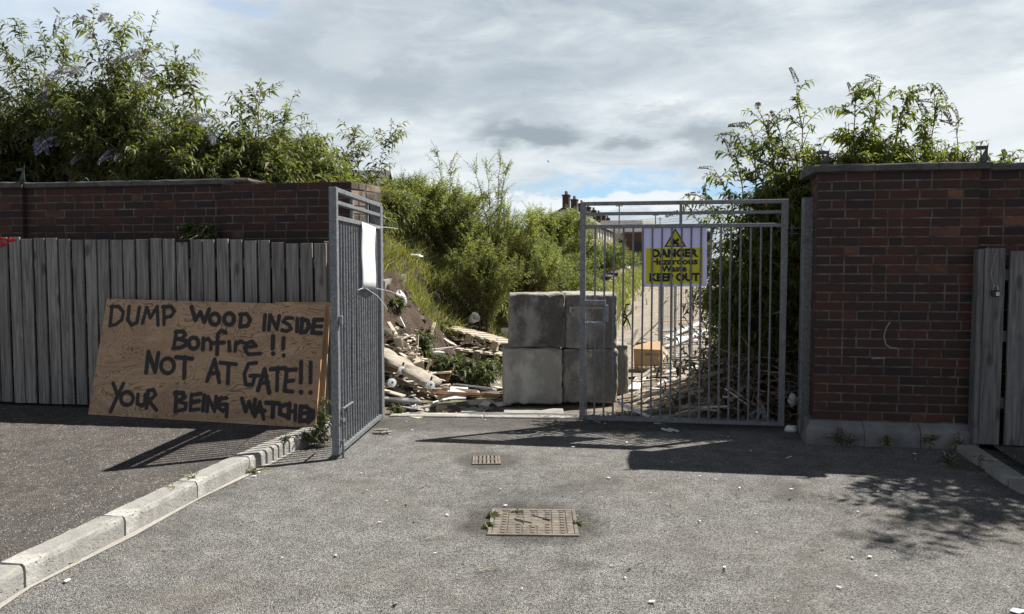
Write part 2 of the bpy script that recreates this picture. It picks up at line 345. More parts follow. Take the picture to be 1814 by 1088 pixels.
class MB:
    def __init__(s): s.v = []; s.f = []
    def add(s, vs, fs):
        n = len(s.v); s.v += [Vector(x) for x in vs]; s.f += [[n+i for i in f] for f in fs]; return s
    def box(s, c, size, rot=None, ch=0., jit=0.):
        hx, hy, hz = size[0]/2, size[1]/2, size[2]/2
        M = Matrix.Identity(3) if rot is None else (Matrix.Rotation(rot, 3, 'Z') if isinstance(rot, (int, float)) else rot)
        c = Vector(c)
        if ch <= 0:
            vs = [(sx*hx, sy*hy, sz*hz) for sz in (-1, 1) for sx, sy in ((-1, -1), (1, -1), (1, 1), (-1, 1))]
            fs = [(3, 2, 1, 0), (4, 5, 6, 7), (0, 1, 5, 4), (1, 2, 6, 5), (2, 3, 7, 6), (3, 0, 4, 7)]
        else:   # chamfered on all edges: 24 verts
            vs = []; idx = {}
            for sx in (-1, 1):
                for sy in (-1, 1):
                    for sz in (-1, 1):
                        for ax in range(3):
                            p = [sx*(hx-ch), sy*(hy-ch), sz*(hz-ch)]; hh = (hx, hy, hz); ss = (sx, sy, sz); p[ax] = ss[ax]*hh[ax]
                            idx[(sx, sy, sz, ax)] = len(vs); vs.append(tuple(p))
            g = lambda *a: idx[a]
            fs = []
            for q in (-1, 1):
                fs += [(g(q, -1, -1, 0), g(q, 1, -1, 0), g(q, 1, 1, 0), g(q, -1, 1, 0)), (g(-1, q, -1, 1), g(1, q, -1, 1), g(1, q, 1, 1), g(-1, q, 1, 1)), (g(-1, -1, q, 2), g(1, -1, q, 2), g(1, 1, q, 2), g(-1, 1, q, 2))]
            for a in (-1, 1):
                for bb in (-1, 1):
                    fs += [(g(a, bb, -1, 0), g(a, bb, 1, 0), g(a, bb, 1, 1), g(a, bb, -1, 1)), (g(a, -1, bb, 0), g(a, 1, bb, 0), g(a, 1, bb, 2), g(a, -1, bb, 2)), (g(-1, a, bb, 1), g(1, a, bb, 1), g(1, a, bb, 2), g(-1, a, bb, 2))]
                    for d in (-1, 1): fs.append((g(a, bb, d, 0), g(a, bb, d, 1), g(a, bb, d, 2)))
        if jit: vs = [tuple(x+random.uniform(-jit, jit) for x in p) for p in vs]
        return s.add([M @ Vector(p) + c for p in vs], fs)
    def bar(s, a, b, w, t, up=(0, 0, 1), ch=0.):          # box from a to b, width w across, thickness t along up
        a, b = Vector(a), Vector(b); d = b-a; L = d.length; x = d.normalized(); u = Vector(up)
        y = u.cross(x)
        if y.length < 1e-4: y = Vector((0, 1, 0)).cross(x)
        y.normalize(); z = x.cross(y)
        return s.box((a+b)/2, (L, w, t), Matrix((x, y, z)).transposed(), ch)
    def tube(s, pts, r, n=8, r1=None, caps=True):
        pts = [Vector(p) for p in pts]; r1 = r if r1 is None else r1; rings = []; base = len(s.v)
        up = Vector((0, 0, 1))
        for i, p in enumerate(pts):
            d = (pts[min(i+1, len(pts)-1)]-pts[max(i-1, 0)]).normalized()
            x = d.cross(up)
            if x.length < .05: x = d.cross(Vector((1, 0, 0)))
            x.normalize(); y = d.cross(x); rr = r+(r1-r)*i/max(1, len(pts)-1)
            for k in range(n):
                a = 2*math.pi*k/n; s.v.append(p+x*math.cos(a)*rr+y*math.sin(a)*rr)
        for i in range(len(pts)-1):
            for k in range(n):
                k2 = (k+1) % n; s.f.append([base+i*n+k, base+i*n+k2, base+(i+1)*n+k2, base+(i+1)*n+k])
        if caps: s.f.append([base+k for k in range(n)][::-1]); s.f.append([base+(len(pts)-1)*n+k for k in range(n)])
        return s
    def prism(s, poly, z0, z1):
        n = len(poly); s.add([(p[0], p[1], z0) for p in poly]+[(p[0], p[1], z1) for p in poly],
            [list(range(n))[::-1], [n+i for i in range(n)]]+[[i, (i+1) % n, n+(i+1) % n, n+i] for i in range(n)]); return s
    def build(s, name, mat, parent=None, world=False, smooth=False, origin=None):
        V = s.v
        if parent is not None and world:
            inv = mtx(parent).inverted(); V = [inv @ v for v in V]
        o = None
        if parent is None:
            if origin is None:
                xs = [v.x for v in V]; ys = [v.y for v in V]; zs = [v.z for v in V]
                origin = Vector(((min(xs)+max(xs))/2, (min(ys)+max(ys))/2, min(zs)))
            V = [v-Vector(origin) for v in V]
        me = bpy.data.meshes.new(name); me.from_pydata([tuple(v) for v in V], [], s.f); me.validate(); me.update()
        me.materials.append(MATS[mat])
        if smooth: me.polygons.foreach_set('use_smooth', [True]*len(me.polygons))
        o = link(name, me, parent)
        if parent is None: o.location = origin
        return o
def copy_tree(o, parent=None):
    c = o.copy(); col.objects.link(c)
    if parent is not None: c.parent = parent
    for ch in list(o.children): copy_tree(ch, c)
    return c
# ------------------------------------------------------------------ terrain
def foot(y): return -.75+(y-9)*.21
def hgt(x, y):
    if y < 7.6: return -.03
    z = -.02+max(0, y-11)*.033 if y < 70 else 1.93
    fx = foot(y) if y < 60 else foot(60)+(y-60)*.3
    d = fx-x+.25*mn.noise(Vector((x*.7, y*.7, 1)))
    if d > 0:
        k = min(d/2.7, 1); b = (k*k*(3-2*k))*2.25
        b *= min(1, max(0, (y-7.9)/1.6))
        z += b
    if x > 2.6 and y < 25: z += .0
    z += .035*mn.noise(Vector((x*1.5, y*1.5, 3)))*min(1, max(0, (y-8)/2))
    if y > 110: z += -3+0*y
    return z
def grid(xs, ys, fn, mat, name):
    nx, ny = len(xs), len(ys)
    V = np.array([(x, y, fn(x, y)) for y in ys for x in xs])
    i = np.arange(nx-1)[None, :]+np.arange(ny-1)[:, None]*nx; i = i.ravel()
    return npmesh(name, V, np.stack([i, i+1, i+1+nx, i+nx], 1), mat, True)
xs = np.concatenate([np.linspace(-600, -30, 12), np.linspace(-25, -6, 14), np.linspace(-5.7, 9, 110), np.linspace(10, 30, 14), np.linspace(40, 600, 12)])
ys = np.concatenate([np.linspace(-60, 7.3, 8), np.linspace(7.55, 20, 90), np.linspace(20.4, 60, 60), np.linspace(62, 110, 14), np.linspace(130, 1500, 14)])
g = link('ground', grid(xs, ys, hgt, 'ground', 'ground')); tag(g, kind='structure')
def sheet(name, poly, z, mat, kind='structure'):
    me = bpy.data.meshes.new(name); me.from_pydata([(p[0], p[1], z(p[0], p[1]) if callable(z) else z) for p in poly], [], [list(range(len(poly)))])
    me.materials.append(MATS[mat]); o = link(name, me); tag(o, kind=kind); return o
sheet('road', [(-40, -40), (40, -40), (40, 7.9), (4.2, 7.9), (-1.2, 7.62), (-40, 7.62)], 0.0, 'road')
# worn tarmac yard behind the gate
yy = np.concatenate([np.linspace(10.2, 22, 30), np.linspace(22.5, 62, 50)]); V = []; nx = 14
for y in yy:
    a = foot(y)+.55+.2*mn.noise(Vector((0, y*.8, 9))); bnd = a+8+.5*y
    for k in range(nx):
        x = a+(bnd-a)*(k/(nx-1))**1.5; V.append((x, y, hgt(x, y)+.03-.02*(k == 0)))
V = np.array(V); i = (np.arange(nx-1)[None, :]+np.arange(len(yy)-1)[:, None]*nx).ravel()
tag(link('yard_surface', npmesh('yard_surface', V, np.stack([i, i+1, i+1+nx, i+nx], 1), 'yard', True)), kind='structure')
PH = .10
# kerb line on the left, joints between stones as in the photograph
KP = [gd(-60, 1108), gd(45, 1042), gd(222, 950), gd(350, 883), gd(443, 836), gd(512, 803), gd(575, 776)]
d0 = (KP[0]-KP[1]).normalized()
KP = [KP[0]+d0*1.4+Vector((-.3, 0, 0)), KP[0]+d0*.7+Vector((-.08, 0, 0))]+KP
KP[-1] = Vector((-1.60, 6.66, 0))
def kerb_stone(a, b, label, group, side=-1, w=.14, h=PH+.012):
    d = (b-a).normalized(); n = Vector((-d.y, d.x, 0))*(1 if side < 0 else -1)
    a2, b2 = a+d*.006, b-d*.006; m = MB(); N = 14
    prof = [(0, -.12), (0, .74*h), (.007, .92*h), (.020, h), (w, h), (w, -.12)]
    for i in range(N+1):
        p = a2.lerp(b2, i/N)
        for (q, z) in prof:
            j = .0035 if 0 < z else 0
            m.v.append(p+n*(q+random.uniform(-j, j))+Vector((0, 0, z+random.uniform(-j, j)*.6)))
    K = len(prof)
    for i in range(N):
        for k in range(K-1): m.f.append([i*K+k, i*K+k+1, (i+1)*K+k+1, (i+1)*K+k])
    m.f.append(list(range(K))); m.f.append([N*K+k for k in range(K)][::-1])
    o = m.build('kerb_stone', 'kerb'); tag(o, label, 'kerb', group)
KL = ['kerb stone furthest out of view below the bottom left corner', 'kerb stone cut by the bottom left corner of the photo', 'short piece of pale kerb at the left edge of the picture, nearest the viewer',
      'long pale kerb stone at lower left, second in from the left edge', 'clean sunlit kerb stone halfway between the corner and the gate',
      'pale kerb stone whose far end touches the gate shadow', 'kerb stone striped by the shadow of the gate bars', 'last kerb stone by the weeds at the foot of the open gate']
for k in range(len(KP)-1): kerb_stone(KP[k], KP[k+1], KL[k], 'pale kerb stones along the left pavement')
poly = [(p.x-.14, p.y) for p in KP]
sheet('pavement', [(-40, poly[0][1]-6), (poly[0][0]-4, poly[0][1]-6)]+poly+[(-1.62, 7.6), (-40, 7.9)], PH, 'pave')
gp_ = [(p.x+.004, p.y) for p in KP]+[(p.x+.040+.014*math.sin(p.y*5), p.y) for p in KP[::-1]]
sheet('gutter', gp_, .0045, 'gutter')
# right side
RK = [Vector((3.80, 5.98, 0)), Vector((3.68, 5.50, 0)), Vector((3.56, 5.0, 0)), Vector((3.50, 4.2, 0)), Vector((3.55, 3.3, 0))]
RL = ['worn kerb stone in shade at the foot of the right timber boards', 'worn shaded kerb stone cut by the right edge of the picture', 'kerb stone just beyond the right edge', 'kerb stone further beyond the right edge']
for k in range(len(RK)-1): kerb_stone(RK[k], RK[k+1], RL[k], 'kerb stones on the right side of the entrance', side=1, w=.15, h=.06)
sheet('pavement', [(3.9, 6.3), (3.94, 5.98), (3.80, 5.5), (3.69, 5.0), (3.64, 4.2), (3.69, 3.3), (4.2, 1.5), (20, 1), (20, 6.3)], .05, 'pave')
# flush threshold stones under the gate line
a, b_ = Vector((-1.24, 7.47, 0)), Vector((2.60, 7.22, 0))
for k in range(4):
    p, q = a.lerp(b_, k/4), a.lerp(b_, (k+1)/4-.003)
    m = MB(); m.bar(p+Vector((0, 0, -.02)), q+Vector((0, 0, -.02)), .10, .075, ch=.006); o = m.build('edging_stone', 'kerb')
    tag(o, ['flush concrete edging stone beside the open gate leaf', 'flush edging stone in the middle of the opening', 'flush edging stone in front of the concrete blocks', 'flush edging stone in shade under the closed gate leaf'][k], 'edging stone', 'flush edging stones across the entrance')
# ------------------------------------------------------------------ brick walls
def bricks(m, mo, O, u, n, L, z0, z1, course=.0775, corner=(0, 0), seed=1):
    """bricks on a wall face: O start point (x,y), u direction, n outward normal; mo = mortar mesh"""
    rnd = random.Random(seed); rows = int(round((z1-z0)/course)); ch = (z1-z0)/rows
    O = Vector((O[0], O[1], 0)); u = Vector((*u, 0)).normalized(); n = Vector((*n, 0)).normalized(); J = .013
    for r in range(rows):
        x = 0; zz = z0+r*ch; st = rnd.random(); first = True
        while x < L-.02:
            w = rnd.choice([.225, .225, .225, .112, .112, .235]) if not first else ([.225, .112][r % 2])
            if first and L < .5: w = [.225, .112][r % 2]
            first = False
            if L-(x+w) < .09: w = L-x
            if w > .30: w = w/2
            xa, xb = x+J/2, x+w-J/2; x += w
            if xa < J: xa = 0.0
            if xb > L-J: xb = L
            za, zb = zz+J/2, zz+ch-J/2; e = .004; p = .0025+rnd.uniform(-.0015, .002)
            j = lambda: rnd.uniform(-.0012, .0012)
            back = [(xa, za), (xb, za), (xb, zb), (xa, zb)]; fr = [(xa+e+j(), za+e+j()), (xb-e+j(), za+e+j()), (xb-e+j(), zb-e+j()), (xa+e+j(), zb-e+j())]
            vs = [O+u*q[0]-n*.02+Vector((0, 0, q[1])) for q in back]+[O+u*q[0]+n*(p-.003)+Vector((0, 0, q[1])) for q in back]+[O+u*q[0]+n*p+Vector((0, 0, q[1])) for q in fr]
            m.add(vs, [(0, 1, 5, 4), (1, 2, 6, 5), (2, 3, 7, 6), (3, 0, 4, 7), (4, 5, 9, 8), (5, 6, 10, 9), (6, 7, 11, 10), (7, 4, 8, 11), (8, 9, 10, 11)])
ANG = R(-9.2); cu, su = math.cos(ANG), math.sin(ANG)
def coping(parent, segs, y0, y1, z0, z1, hump=.02, seed=3, mat='coping', name='coping_stone'):
    rnd = random.Random(seed)
    for (xa, xb) in segs:
        m = MB(); N = max(4, int((xb-xa)/.09)); prof = [(y0, z0), (y0, z1-.012), (y0+.012, z1), ((y0+y1)/2, z1+hump), (y1-.012, z1), (y1, z0)]
        K = len(prof)
        for i in range(N+1):
            x = xa+.003+(xb-xa-.006)*i/N
            for (yy_, zz) in prof: m.v.append(Vector((x+rnd.uniform(-.002, .002), yy_+rnd.uniform(-.004, .004), zz+rnd.uniform(-.004, .004)*(zz > z0))))
        for i in range(N):
            for k in range(K): k2 = (k+1) % K; m.f.append([i*K+k, i*K+k2, (i+1)*K+k2, (i+1)*K+k])
        m.f.append(list(range(K))[::-1]); m.f.append([N*K+k for k in range(K)])
        m.build(name, mat, parent)
def bracket(parent, x, y, z, flip=1, h=.16):
    m = MB(); m.prism([(x-.03*flip, y-.02), (x+.03*flip, y-.02), (x+.03*flip, y-.014), (x-.03*flip, y-.014)][::flip], z-.03, z+.02)
    m.add([(x-.035*flip, y-.02, z), (x+.035*flip, y-.02, z), (x+.03*flip, y-.02, z+h*.55), (x+.035*flip, y-.02, z+h), (x+.012*flip, y-.02, z+h*.6),
           (x-.035*flip, y-.012, z), (x+.035*flip, y-.012, z), (x+.03*flip, y-.012, z+h*.55), (x+.035*flip, y-.012, z+h), (x+.012*flip, y-.012, z+h*.6)],
          [(0, 1, 2, 3, 4), (9, 8, 7, 6, 5), (0, 5, 6, 1), (1, 6, 7, 2), (2, 7, 8, 3), (3, 8, 9, 4), (4, 9, 5, 0)])
    m.box((x-.015*flip, y-.016, z+h*.72), (.085, .012, .03))
    m.build('spike_bracket', 'dark_metal', parent)
# right pier and wall
wr = thing('brick_wall', 'dark red brick gate pier and wall on the right, on a stone plinth with slab coping', 'wall', (2.60, 6.33, 0), ANG)
def wall_core(parent, x0, x1, y0, y1, z0, z1, name='mortar_core'):
    m = MB(); m.box(((x0+x1)/2, (y0+y1)/2-.003, (z0+z1)/2), (x1-x0-.001, y1-y0, z1-z0-.002)); return m.build(name, 'mortar', parent)
m = MB()
bricks(m, None, (0, 0), (1, 0), (0, -1), 1.27, .2, 2.315, seed=5)
bricks(m, None, (.056, .46), (-.056, -.46), (-.46, .056), .463, .2, 2.315, seed=6)
bricks(m, None, (1.27, 0), (0, 1), (1, 0), .10, .2, 2.315, seed=8)
m.build('pier', 'brick', wr); wall_core(wr, .064, 1.266, .004, .456, 0, 2.315, 'mortar'); m_ = MB(); m_.prism([(.005, .001), (.064, .001), (.064, .455), (.0605, .455)], 0, 2.313); m_.build('mortar', 'mortar', wr)
m = MB(); bricks(m, None, (1.275, .10), (1, 0), (0, -1), 5.2, .0, 2.315, seed=9); m.build('wall', 'brick', wr); wall_core(wr, 1.27, 6.45, .104, .34, 0, 2.315, 'mortar')
coping(wr, [(-.045, .44), (.44, .93), (.93, 1.34)], -.055, .51, 2.315, 2.375, .03)
coping(wr, [(1.345, 2.2), (2.2, 3.1), (3.1, 4.0), (4.0, 5.2), (5.2, 6.45)], .045, .40, 2.315, 2.37, .01)
for k, (xa, xb) in enumerate(((-.07, .395), (.40, .84), (.845, 1.29))):
    m = MB(); n = 10; prof = [(-.075, -.1), (-.075, .125), (-.055, .15), (-.006, .195), (.2, .197), (.2, -.1)]
    for i in range(n+1):
        x = xa+(xb-xa)*i/n
        for q, z in prof: m.v.append(Vector((x+(.045 if (k == 0 and i == 0 and z > .14) else 0), q+random.uniform(-.003, .003), z+random.uniform(-.003, .003))))
    K = 6
    for i in range(n):
        for kk in range(K-1): m.f.append([i*K+kk, i*K+kk+1, (i+1)*K+kk+1, (i+1)*K+kk][::-1])
    m.f.append(list(range(K))); m.f.append([n*K+q for q in range(K)][::-1]); m.build('plinth_stone', 'plinth', wr)
bracket(wr, .05, .0, 2.385, 1, .13); bracket(wr, 1.27, -.02, 2.385, 1, .14)
# faint chalk scrawl on the pier
m = MB()
def ribbon(m, pts, w, off):
    for a_, b__ in zip(pts, pts[1:]):
        a3 = Vector((a_[0], off, a_[1])); b3 = Vector((b__[0], off, b__[1])); d = (b3-a3); n_ = Vector((-d.z, 0, d.x)).normalized()*w/2
        m.add([a3-n_, b3-n_, b3+n_, a3+n_], [(0, 1, 2, 3)])
pm('chalk', (.22, .23, .26), (.16, .15, .16), 30, rough=.95)
ribbon(m, [(.60, 1.05), (.57, 1.0), (.555, .93), (.57, .86), (.61, .83), (.66, .83)], .012, -.0075); ribbon(m, [(.46, .74), (.57, .745)], .014, -.0075)
m.build('chalk_mark', 'chalk', wr)
# left wall
wl = thing('brick_wall', 'soot darkened brick wall and pier on the left, rising above the timber fence', 'wall', (-1.56, 7.22, 0), ANG)
m = MB(); bricks(m, None, (-1.36, 0), (1, 0), (0, -1), 1.36, .0, 2.345, seed=11)
m.build('pier', 'brick', wl); wall_core(wl, -1.356, -.004, .004, .50, 0, 2.345, 'mortar')
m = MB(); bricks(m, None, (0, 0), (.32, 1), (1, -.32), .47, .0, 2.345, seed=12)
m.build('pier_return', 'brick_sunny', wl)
m = MB(); m.prism([(-.004, .003), (.145, .44), (-.004, .44)], 0, 2.344); m.build('mortar', 'mortar', wl)
m = MB(); bricks(m, None, (-3.62, .05), (1, 0), (0, -1), 2.26, .0, 2.345, seed=13); bricks(m, None, (-9, .0), (1, 0), (0, -1), 5.38, .0, 2.345, seed=14)
bricks(m, None, (-3.62, 0), (0, 1), (1, 0), .05, 0, 2.345, seed=15)
m.build('wall', 'brick', wl); wall_core(wl, -3.62, -1.36, .054, .33, 0, 2.345, 'mortar'); wall_core(wl, -9, -3.624, .004, .33, 0, 2.345, 'mortar')
coping(wl, [(-2.35, -1.22), (-3.60, -2.35)], .0, .38, 2.346, 2.40, .015, 5); coping(wl, [(-4.2, -3.60), (-5.2, -4.2), (-7, -5.2), (-9, -7)], -.05, .38, 2.346, 2.405, .01, 5)
m = MB(); m.box((-1.15, .19, 2.375), (.16, .34, .05), ch=.015, jit=.01); m.build('mortar_bed', 'mortar', wl)
bracket(wl, -3.60, .0, 2.41, 1, .17)
# a black patch box in the left pier return and letter hole
m = MB(); m.bar((.095, .24, 2.03), (.15, .40, 2.03), .02, .24); m.build('recess', 'hole', wl)
# ------------------------------------------------------------------ board fences
def boards(n, x0, pitch, w, z0, z1fn, y=0., th=.022, seed=1):
    rnd = random.Random(seed); m = MB()
    for k in range(n):
        x = x0+k*pitch+rnd.uniform(-.004, .004); zt = z1fn(x)+rnd.uniform(-.020, .014); ww = w+rnd.uniform(-.005, .004)
        lean = rnd.uniform(-.0035, .0035)
        Rm = Matrix.Rotation(lean, 3, 'Y')
        m.box((x+ww/2, y+rnd.uniform(-.004, .004), (z0+zt)/2), (ww, th, zt-z0+rnd.uniform(-.01, .01)), Rm, ch=.002)
    return m
fl = thing('board_fence', 'weathered grey vertical board fence on the left, behind the painted plywood', 'fence', (-1.72, 6.98, 0), ANG)
PT = .1425
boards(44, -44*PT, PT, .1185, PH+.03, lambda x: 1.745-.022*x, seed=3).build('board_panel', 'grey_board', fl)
for z in (.45, 1.0, 1.55):
    m = MB(); m.box((-3.1, .045, z), (6.2, .04, .09)); m.build('rail', 'grey_board', fl)
m = MB(); m.box((-.035, .075, .93), (.075, .075, 1.66), ch=.004); m.build('post', 'grey_board', fl)
for x in (-1.9, -3.8): m = MB(); m.box((x, .095, .9), (.08, .08, 1.6)); m.build('post', 'grey_board', fl)
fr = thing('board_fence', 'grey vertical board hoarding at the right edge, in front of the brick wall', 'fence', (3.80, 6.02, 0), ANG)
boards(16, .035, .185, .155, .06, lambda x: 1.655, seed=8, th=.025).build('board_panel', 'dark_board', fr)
for z in (.4, .95, 1.45):
    m = MB(); m.box((1.5, .04, z), (3.0, .04, .09)); m.build('rail', 'dark_board', fr)
m = MB(); m.box((.012, .045, .86), (.045, .10, 1.6), ch=.004); m.build('post', 'dark_board', fr)
for x in (1.2, 2.4): m = MB(); m.box((x, .10, .8), (.08, .08, 1.5)); m.build('post', 'dark_board', fr)
# padlock on a wire over the first board
pl = thing('padlock', 'small black padlock hanging on a wire from the top of the right boards', 'padlock', tuple(Vector((3.80, 6.02, 0))+Vector((cu*.11-su*-.03, su*.11-cu*.03, 1.30))), ANG)
m = MB(); m.box((0, 0, 0), (.055, .026, .05), ch=.006); m.build('lock_body', 'black', pl)
m = MB(); m.tube([(-.018, 0, .024), (-.018, 0, .05), (-.008, 0, .064), (.008, 0, .064), (.018, 0, .05), (.018, 0, .024)], .0045, 8); m.build('shackle', 'steel', pl)
m = MB(); m.box((.012, -.0145, -.003), (.026, .004, .03)); m.build('keyhole_plate', 'steel', pl)
m = MB(); m.tube([(-.012, 0, .06), (-.035, 0, .16), (-.02, 0, .27), (.0, .002, .34), (.025, .02, .362), (.05, .05, .33)], .0025, 5); m.build('wire', 'pale_stem', pl)
# red plastic rag on top of the left fence
m = MB(); N = 16
for i in range(N+1):
    for k in range(5):
        t = i/N; w = math.sin(math.pi*min(1, t*1.0+.02))*.05; p = at(-22+60*t, 424+4*t, 7.52)
        m.v.append(p+Vector((0, -.03*math.sin(k*1.3+t*5)*.6, (k/4-.5)*w*1.6+.012*math.sin(t*13+k)-.01)))
for i in range(N):
    for k in range(4): m.f.append([i*5+k, i*5+k+1, (i+1)*5+k+1, (i+1)*5+k])
o = m.build('plastic_rag', 'red_plastic', smooth=True); tag(o, 'torn red plastic rag caught on the top of the left fence', 'rag')
sm = o.modifiers.new('s', 'SOLIDIFY'); sm.thickness = .003
# ------------------------------------------------------------------ plywood notice
ZC = lambda q: (140+q[0]/3.0217, 500+q[1]/3.0217)
cTL, cTR, cBR, cBL = [ZC(q) for q in ((150, 88), (1318, 122), (1264, 782), (48, 708))]
BL = gd(*cBL, PH+.004); BR = gd(*cBR, PH+.004); TL = at(*cTL, 7.30); NP = (BR-BL).cross(TL-BL); _d = ray(*cTR); TR = Vector((0, 0, H))+_d*(NP.dot(BL-Vector((0, 0, H)))/NP.dot(_d))
def homog(src, dst):
    A = []; bb = []
    for (x, y), (u_, v_) in zip(src, dst):
        A.append([x, y, 1, 0, 0, 0, -u_*x, -u_*y]); bb.append(u_); A.append([0, 0, 0, x, y, 1, -v_*x, -v_*y]); bb.append(v_)
    return np.append(np.linalg.solve(np.array(A), np.array(bb)), 1).reshape(3, 3)
LW, LH = 2.44, 1.22
HM = homog([(150, 88), (1318, 122), (1264, 782), (48, 708)], [(0, LH), (LW, LH), (LW, 0), (0, 0)])
def el(cx, cy, rx, ry, n=14): return [(cx+rx*math.cos(2*math.pi*k/n-1.4), cy+ry*math.sin(2*math.pi*k/n-1.4)) for k in range(n+1)]
ST = [[(178,128),(168,228)],[(172,130),(215,130),(240,160),(232,200),(200,225),(166,232)],[(272,130),(265,200),(285,228),(315,215),(328,135)],
[(345,218),(368,135),(388,190),(425,130),(430,228)],[(462,130),(462,225)],[(455,132),(500,130),(518,155),(500,182),(462,188)],
[(610,132),(632,202),(658,160),(680,212),(705,145)],el(735,197,26,30),el(812,197,27,31),[(878,170),(870,235)],[(870,172),(905,170),(925,200),(910,232),(870,238)],
[(1003,175),(997,255)],[(1022,255),(1030,175),(1065,250),(1078,180)],[(1148,192),(1115,190),(1098,210),(1130,228),(1140,248),(1115,262),(1092,255)],
[(1172,195),(1170,262)],[(1198,195),(1192,265)],[(1195,198),(1225,205),(1235,235),(1215,265),(1190,268)],[(1262,200),(1250,268),(1298,272)],[(1260,202),(1308,200)],[(1256,235),(1298,235)],
[(530,262),(515,350)],[(525,265),(565,262),(578,280),(560,300),(525,305)],[(540,303),(580,312),(582,335),(550,350),(512,352)],el(622,325,26,30),[(672,358),(675,300)],[(675,315),(700,300),(715,318),(715,358)],
[(795,270),(770,258),(752,280),(748,385)],[(730,325),(785,322)],[(812,318),(815,365)],[(845,365),(848,320)],[(848,335),(870,315),(888,322)],
[(900,345),(955,340),(935,315),(905,325),(895,355),(915,385),(978,380)],[(1045,288),(1043,352)],[(1045,380),(1046,382)],[(1100,298),(1098,352)],[(1100,390),(1101,392)],
[(366,482),(378,372),(415,478),(432,378)],el(482,446,36,40),[(575,400),(572,510)],[(528,400),(615,408)],[(695,527),(735,412),(760,534)],[(705,490),(755,482)],
[(810,435),(805,540)],[(765,430),(850,438)],[(957,430),(915,435),(893,490),(900,545),(935,550),(950,500)],[(925,500),(967,498)],[(965,577),(1000,465),(1025,592)],[(975,540),(1020,535)],
[(1068,455),(1065,578)],[(1032,465),(1110,458)],[(1117,468),(1105,580),(1146,585)],[(1112,470),(1165,465)],[(1110,530),(1150,525)],
[(1192,425),(1190,535)],[(1190,586),(1191,588)],[(1242,428),(1240,535)],[(1240,588),(1241,590)],
[(185,540),(212,605)],[(242,542),(205,620),(172,692)],el(262,622,34,36),[(322,600),(318,650),(345,662),(360,645),(362,600)],[(377,580),(368,672)],[(375,580),(405,575),(418,600),(395,625),(375,628),(422,684)],
[(530,588),(525,692)],[(522,592),(565,592),(575,615),(535,638)],[(540,638),(582,650),(578,680),(522,692)],[(612,600),(605,685),(650,680)],[(610,605),(662,595)],[(608,642),(652,636)],
[(680,605),(672,687)],[(695,692),(700,612),(735,690),(743,612)],[(798,620),(762,622),(755,670),(780,690),(800,670)],[(775,655),(802,655),(798,718)],
[(880,622),(900,692),(918,640),(940,702),(950,628)],[(948,718),(975,640),(995,732)],[(955,692),(1000,688)],[(1045,645),(1042,722)],[(1008,645),(1075,648)],[(1112,655),(1082,665),(1080,705),(1117,718)],
[(1130,650),(1125,727)],[(1162,658),(1160,737)],[(1128,690),(1160,692)],[(1190,665),(1185,744),(1217,740)],[(1190,668),(1220,665)],[(1188,702),(1215,700)],[(1234,680),(1228,747)],[(1230,682),(1254,690),(1254,725),(1228,750)]]
def touv(p):
    q = HM @ np.array([p[0], p[1], 1]); return q[:2]/q[2]
def paint_field(strokes, U, Vv, r0, r1):
    P = np.stack([U.ravel(), Vv.ravel()], 1); best = np.full(len(P), 9.)
    rnd = random.Random(4)
    for st in strokes:
        w = rnd.uniform(.9, 1.12)
        for a_, b__ in zip(st, st[1:]):
            a_ = np.array(a_); b__ = np.array(b__); d = b__-a_; L2 = max(1e-9, (d**2).sum())
            t = np.clip(((P-a_)@d)/L2, 0, 1); q = a_+t[:, None]*d; best = np.minimum(best, np.sqrt(((P-q)**2).sum(1))/w)
    f = np.clip((r1-best)/(r1-r0), 0, 1); return f*f*(3-2*f)
NX, NY = 520, 262
gu, gv = np.meshgrid(np.linspace(0, 1, NX), np.linspace(0, 1, NY))
fld = paint_field([[touv(p) for p in s] for s in ST], gu*LW, gv*LH, .008, .034)
ori = np.array(BL); ux = np.array(BR-BL); nrm = np.array((BR-BL).cross(TL-BL).normalized())   # towards viewer
if nrm[1] > 0: nrm = -nrm
P00, P10, P01, P11 = [np.array(v) for v in (BL, BR, TL, TR)]
def bil(u_, v_): return P00*((1-u_)*(1-v_))[..., None]+P10*(u_*(1-v_))[..., None]+P01*((1-u_)*v_)[..., None]+P11*(u_*v_)[..., None]
Fr = bil(gu, gv).reshape(-1, 3)
ply = thing('plywood_sign', 'plywood sheet with black spray painted warning leaning on the left fence', 'sign', tuple(BL))
idx = (np.arange(NX-1)[None, :]+np.arange(NY-1)[:, None]*NX).ravel()
xax = Vector(ux).normalized(); zax = (TL-BL); zax = (zax-xax*zax.dot(xax)).normalized(); yax = zax.cross(xax)
ply.rotation_euler = Matrix((xax, yax, zax)).transposed().to_euler()
inv = np.array(mtx(ply).inverted()); loc = lambda A: (A @ inv[:3, :3].T)+inv[:3, 3]
me = npmesh('face', loc(Fr), np.stack([idx, idx+1, idx+1+NX, idx+NX], 1), 'plywood')
at_ = me.attributes.new('paint', 'FLOAT', 'POINT'); at_.data.foreach_set('value', fld.astype(np.float32))
link('painted_face', me, ply)
m = MB(); th = -nrm*.018
c4 = [P00, P10, P11, P01]; k1 = -nrm*.0004
m.add([tuple(c+k1) for c in c4]+[tuple(c+th) for c in c4], [(0, 1, 5, 4), (1, 2, 6, 5), (2, 3, 7, 6), (3, 0, 4, 7), (7, 6, 5, 4)]); m.build('sheet', 'ply_edge', ply, world=True)
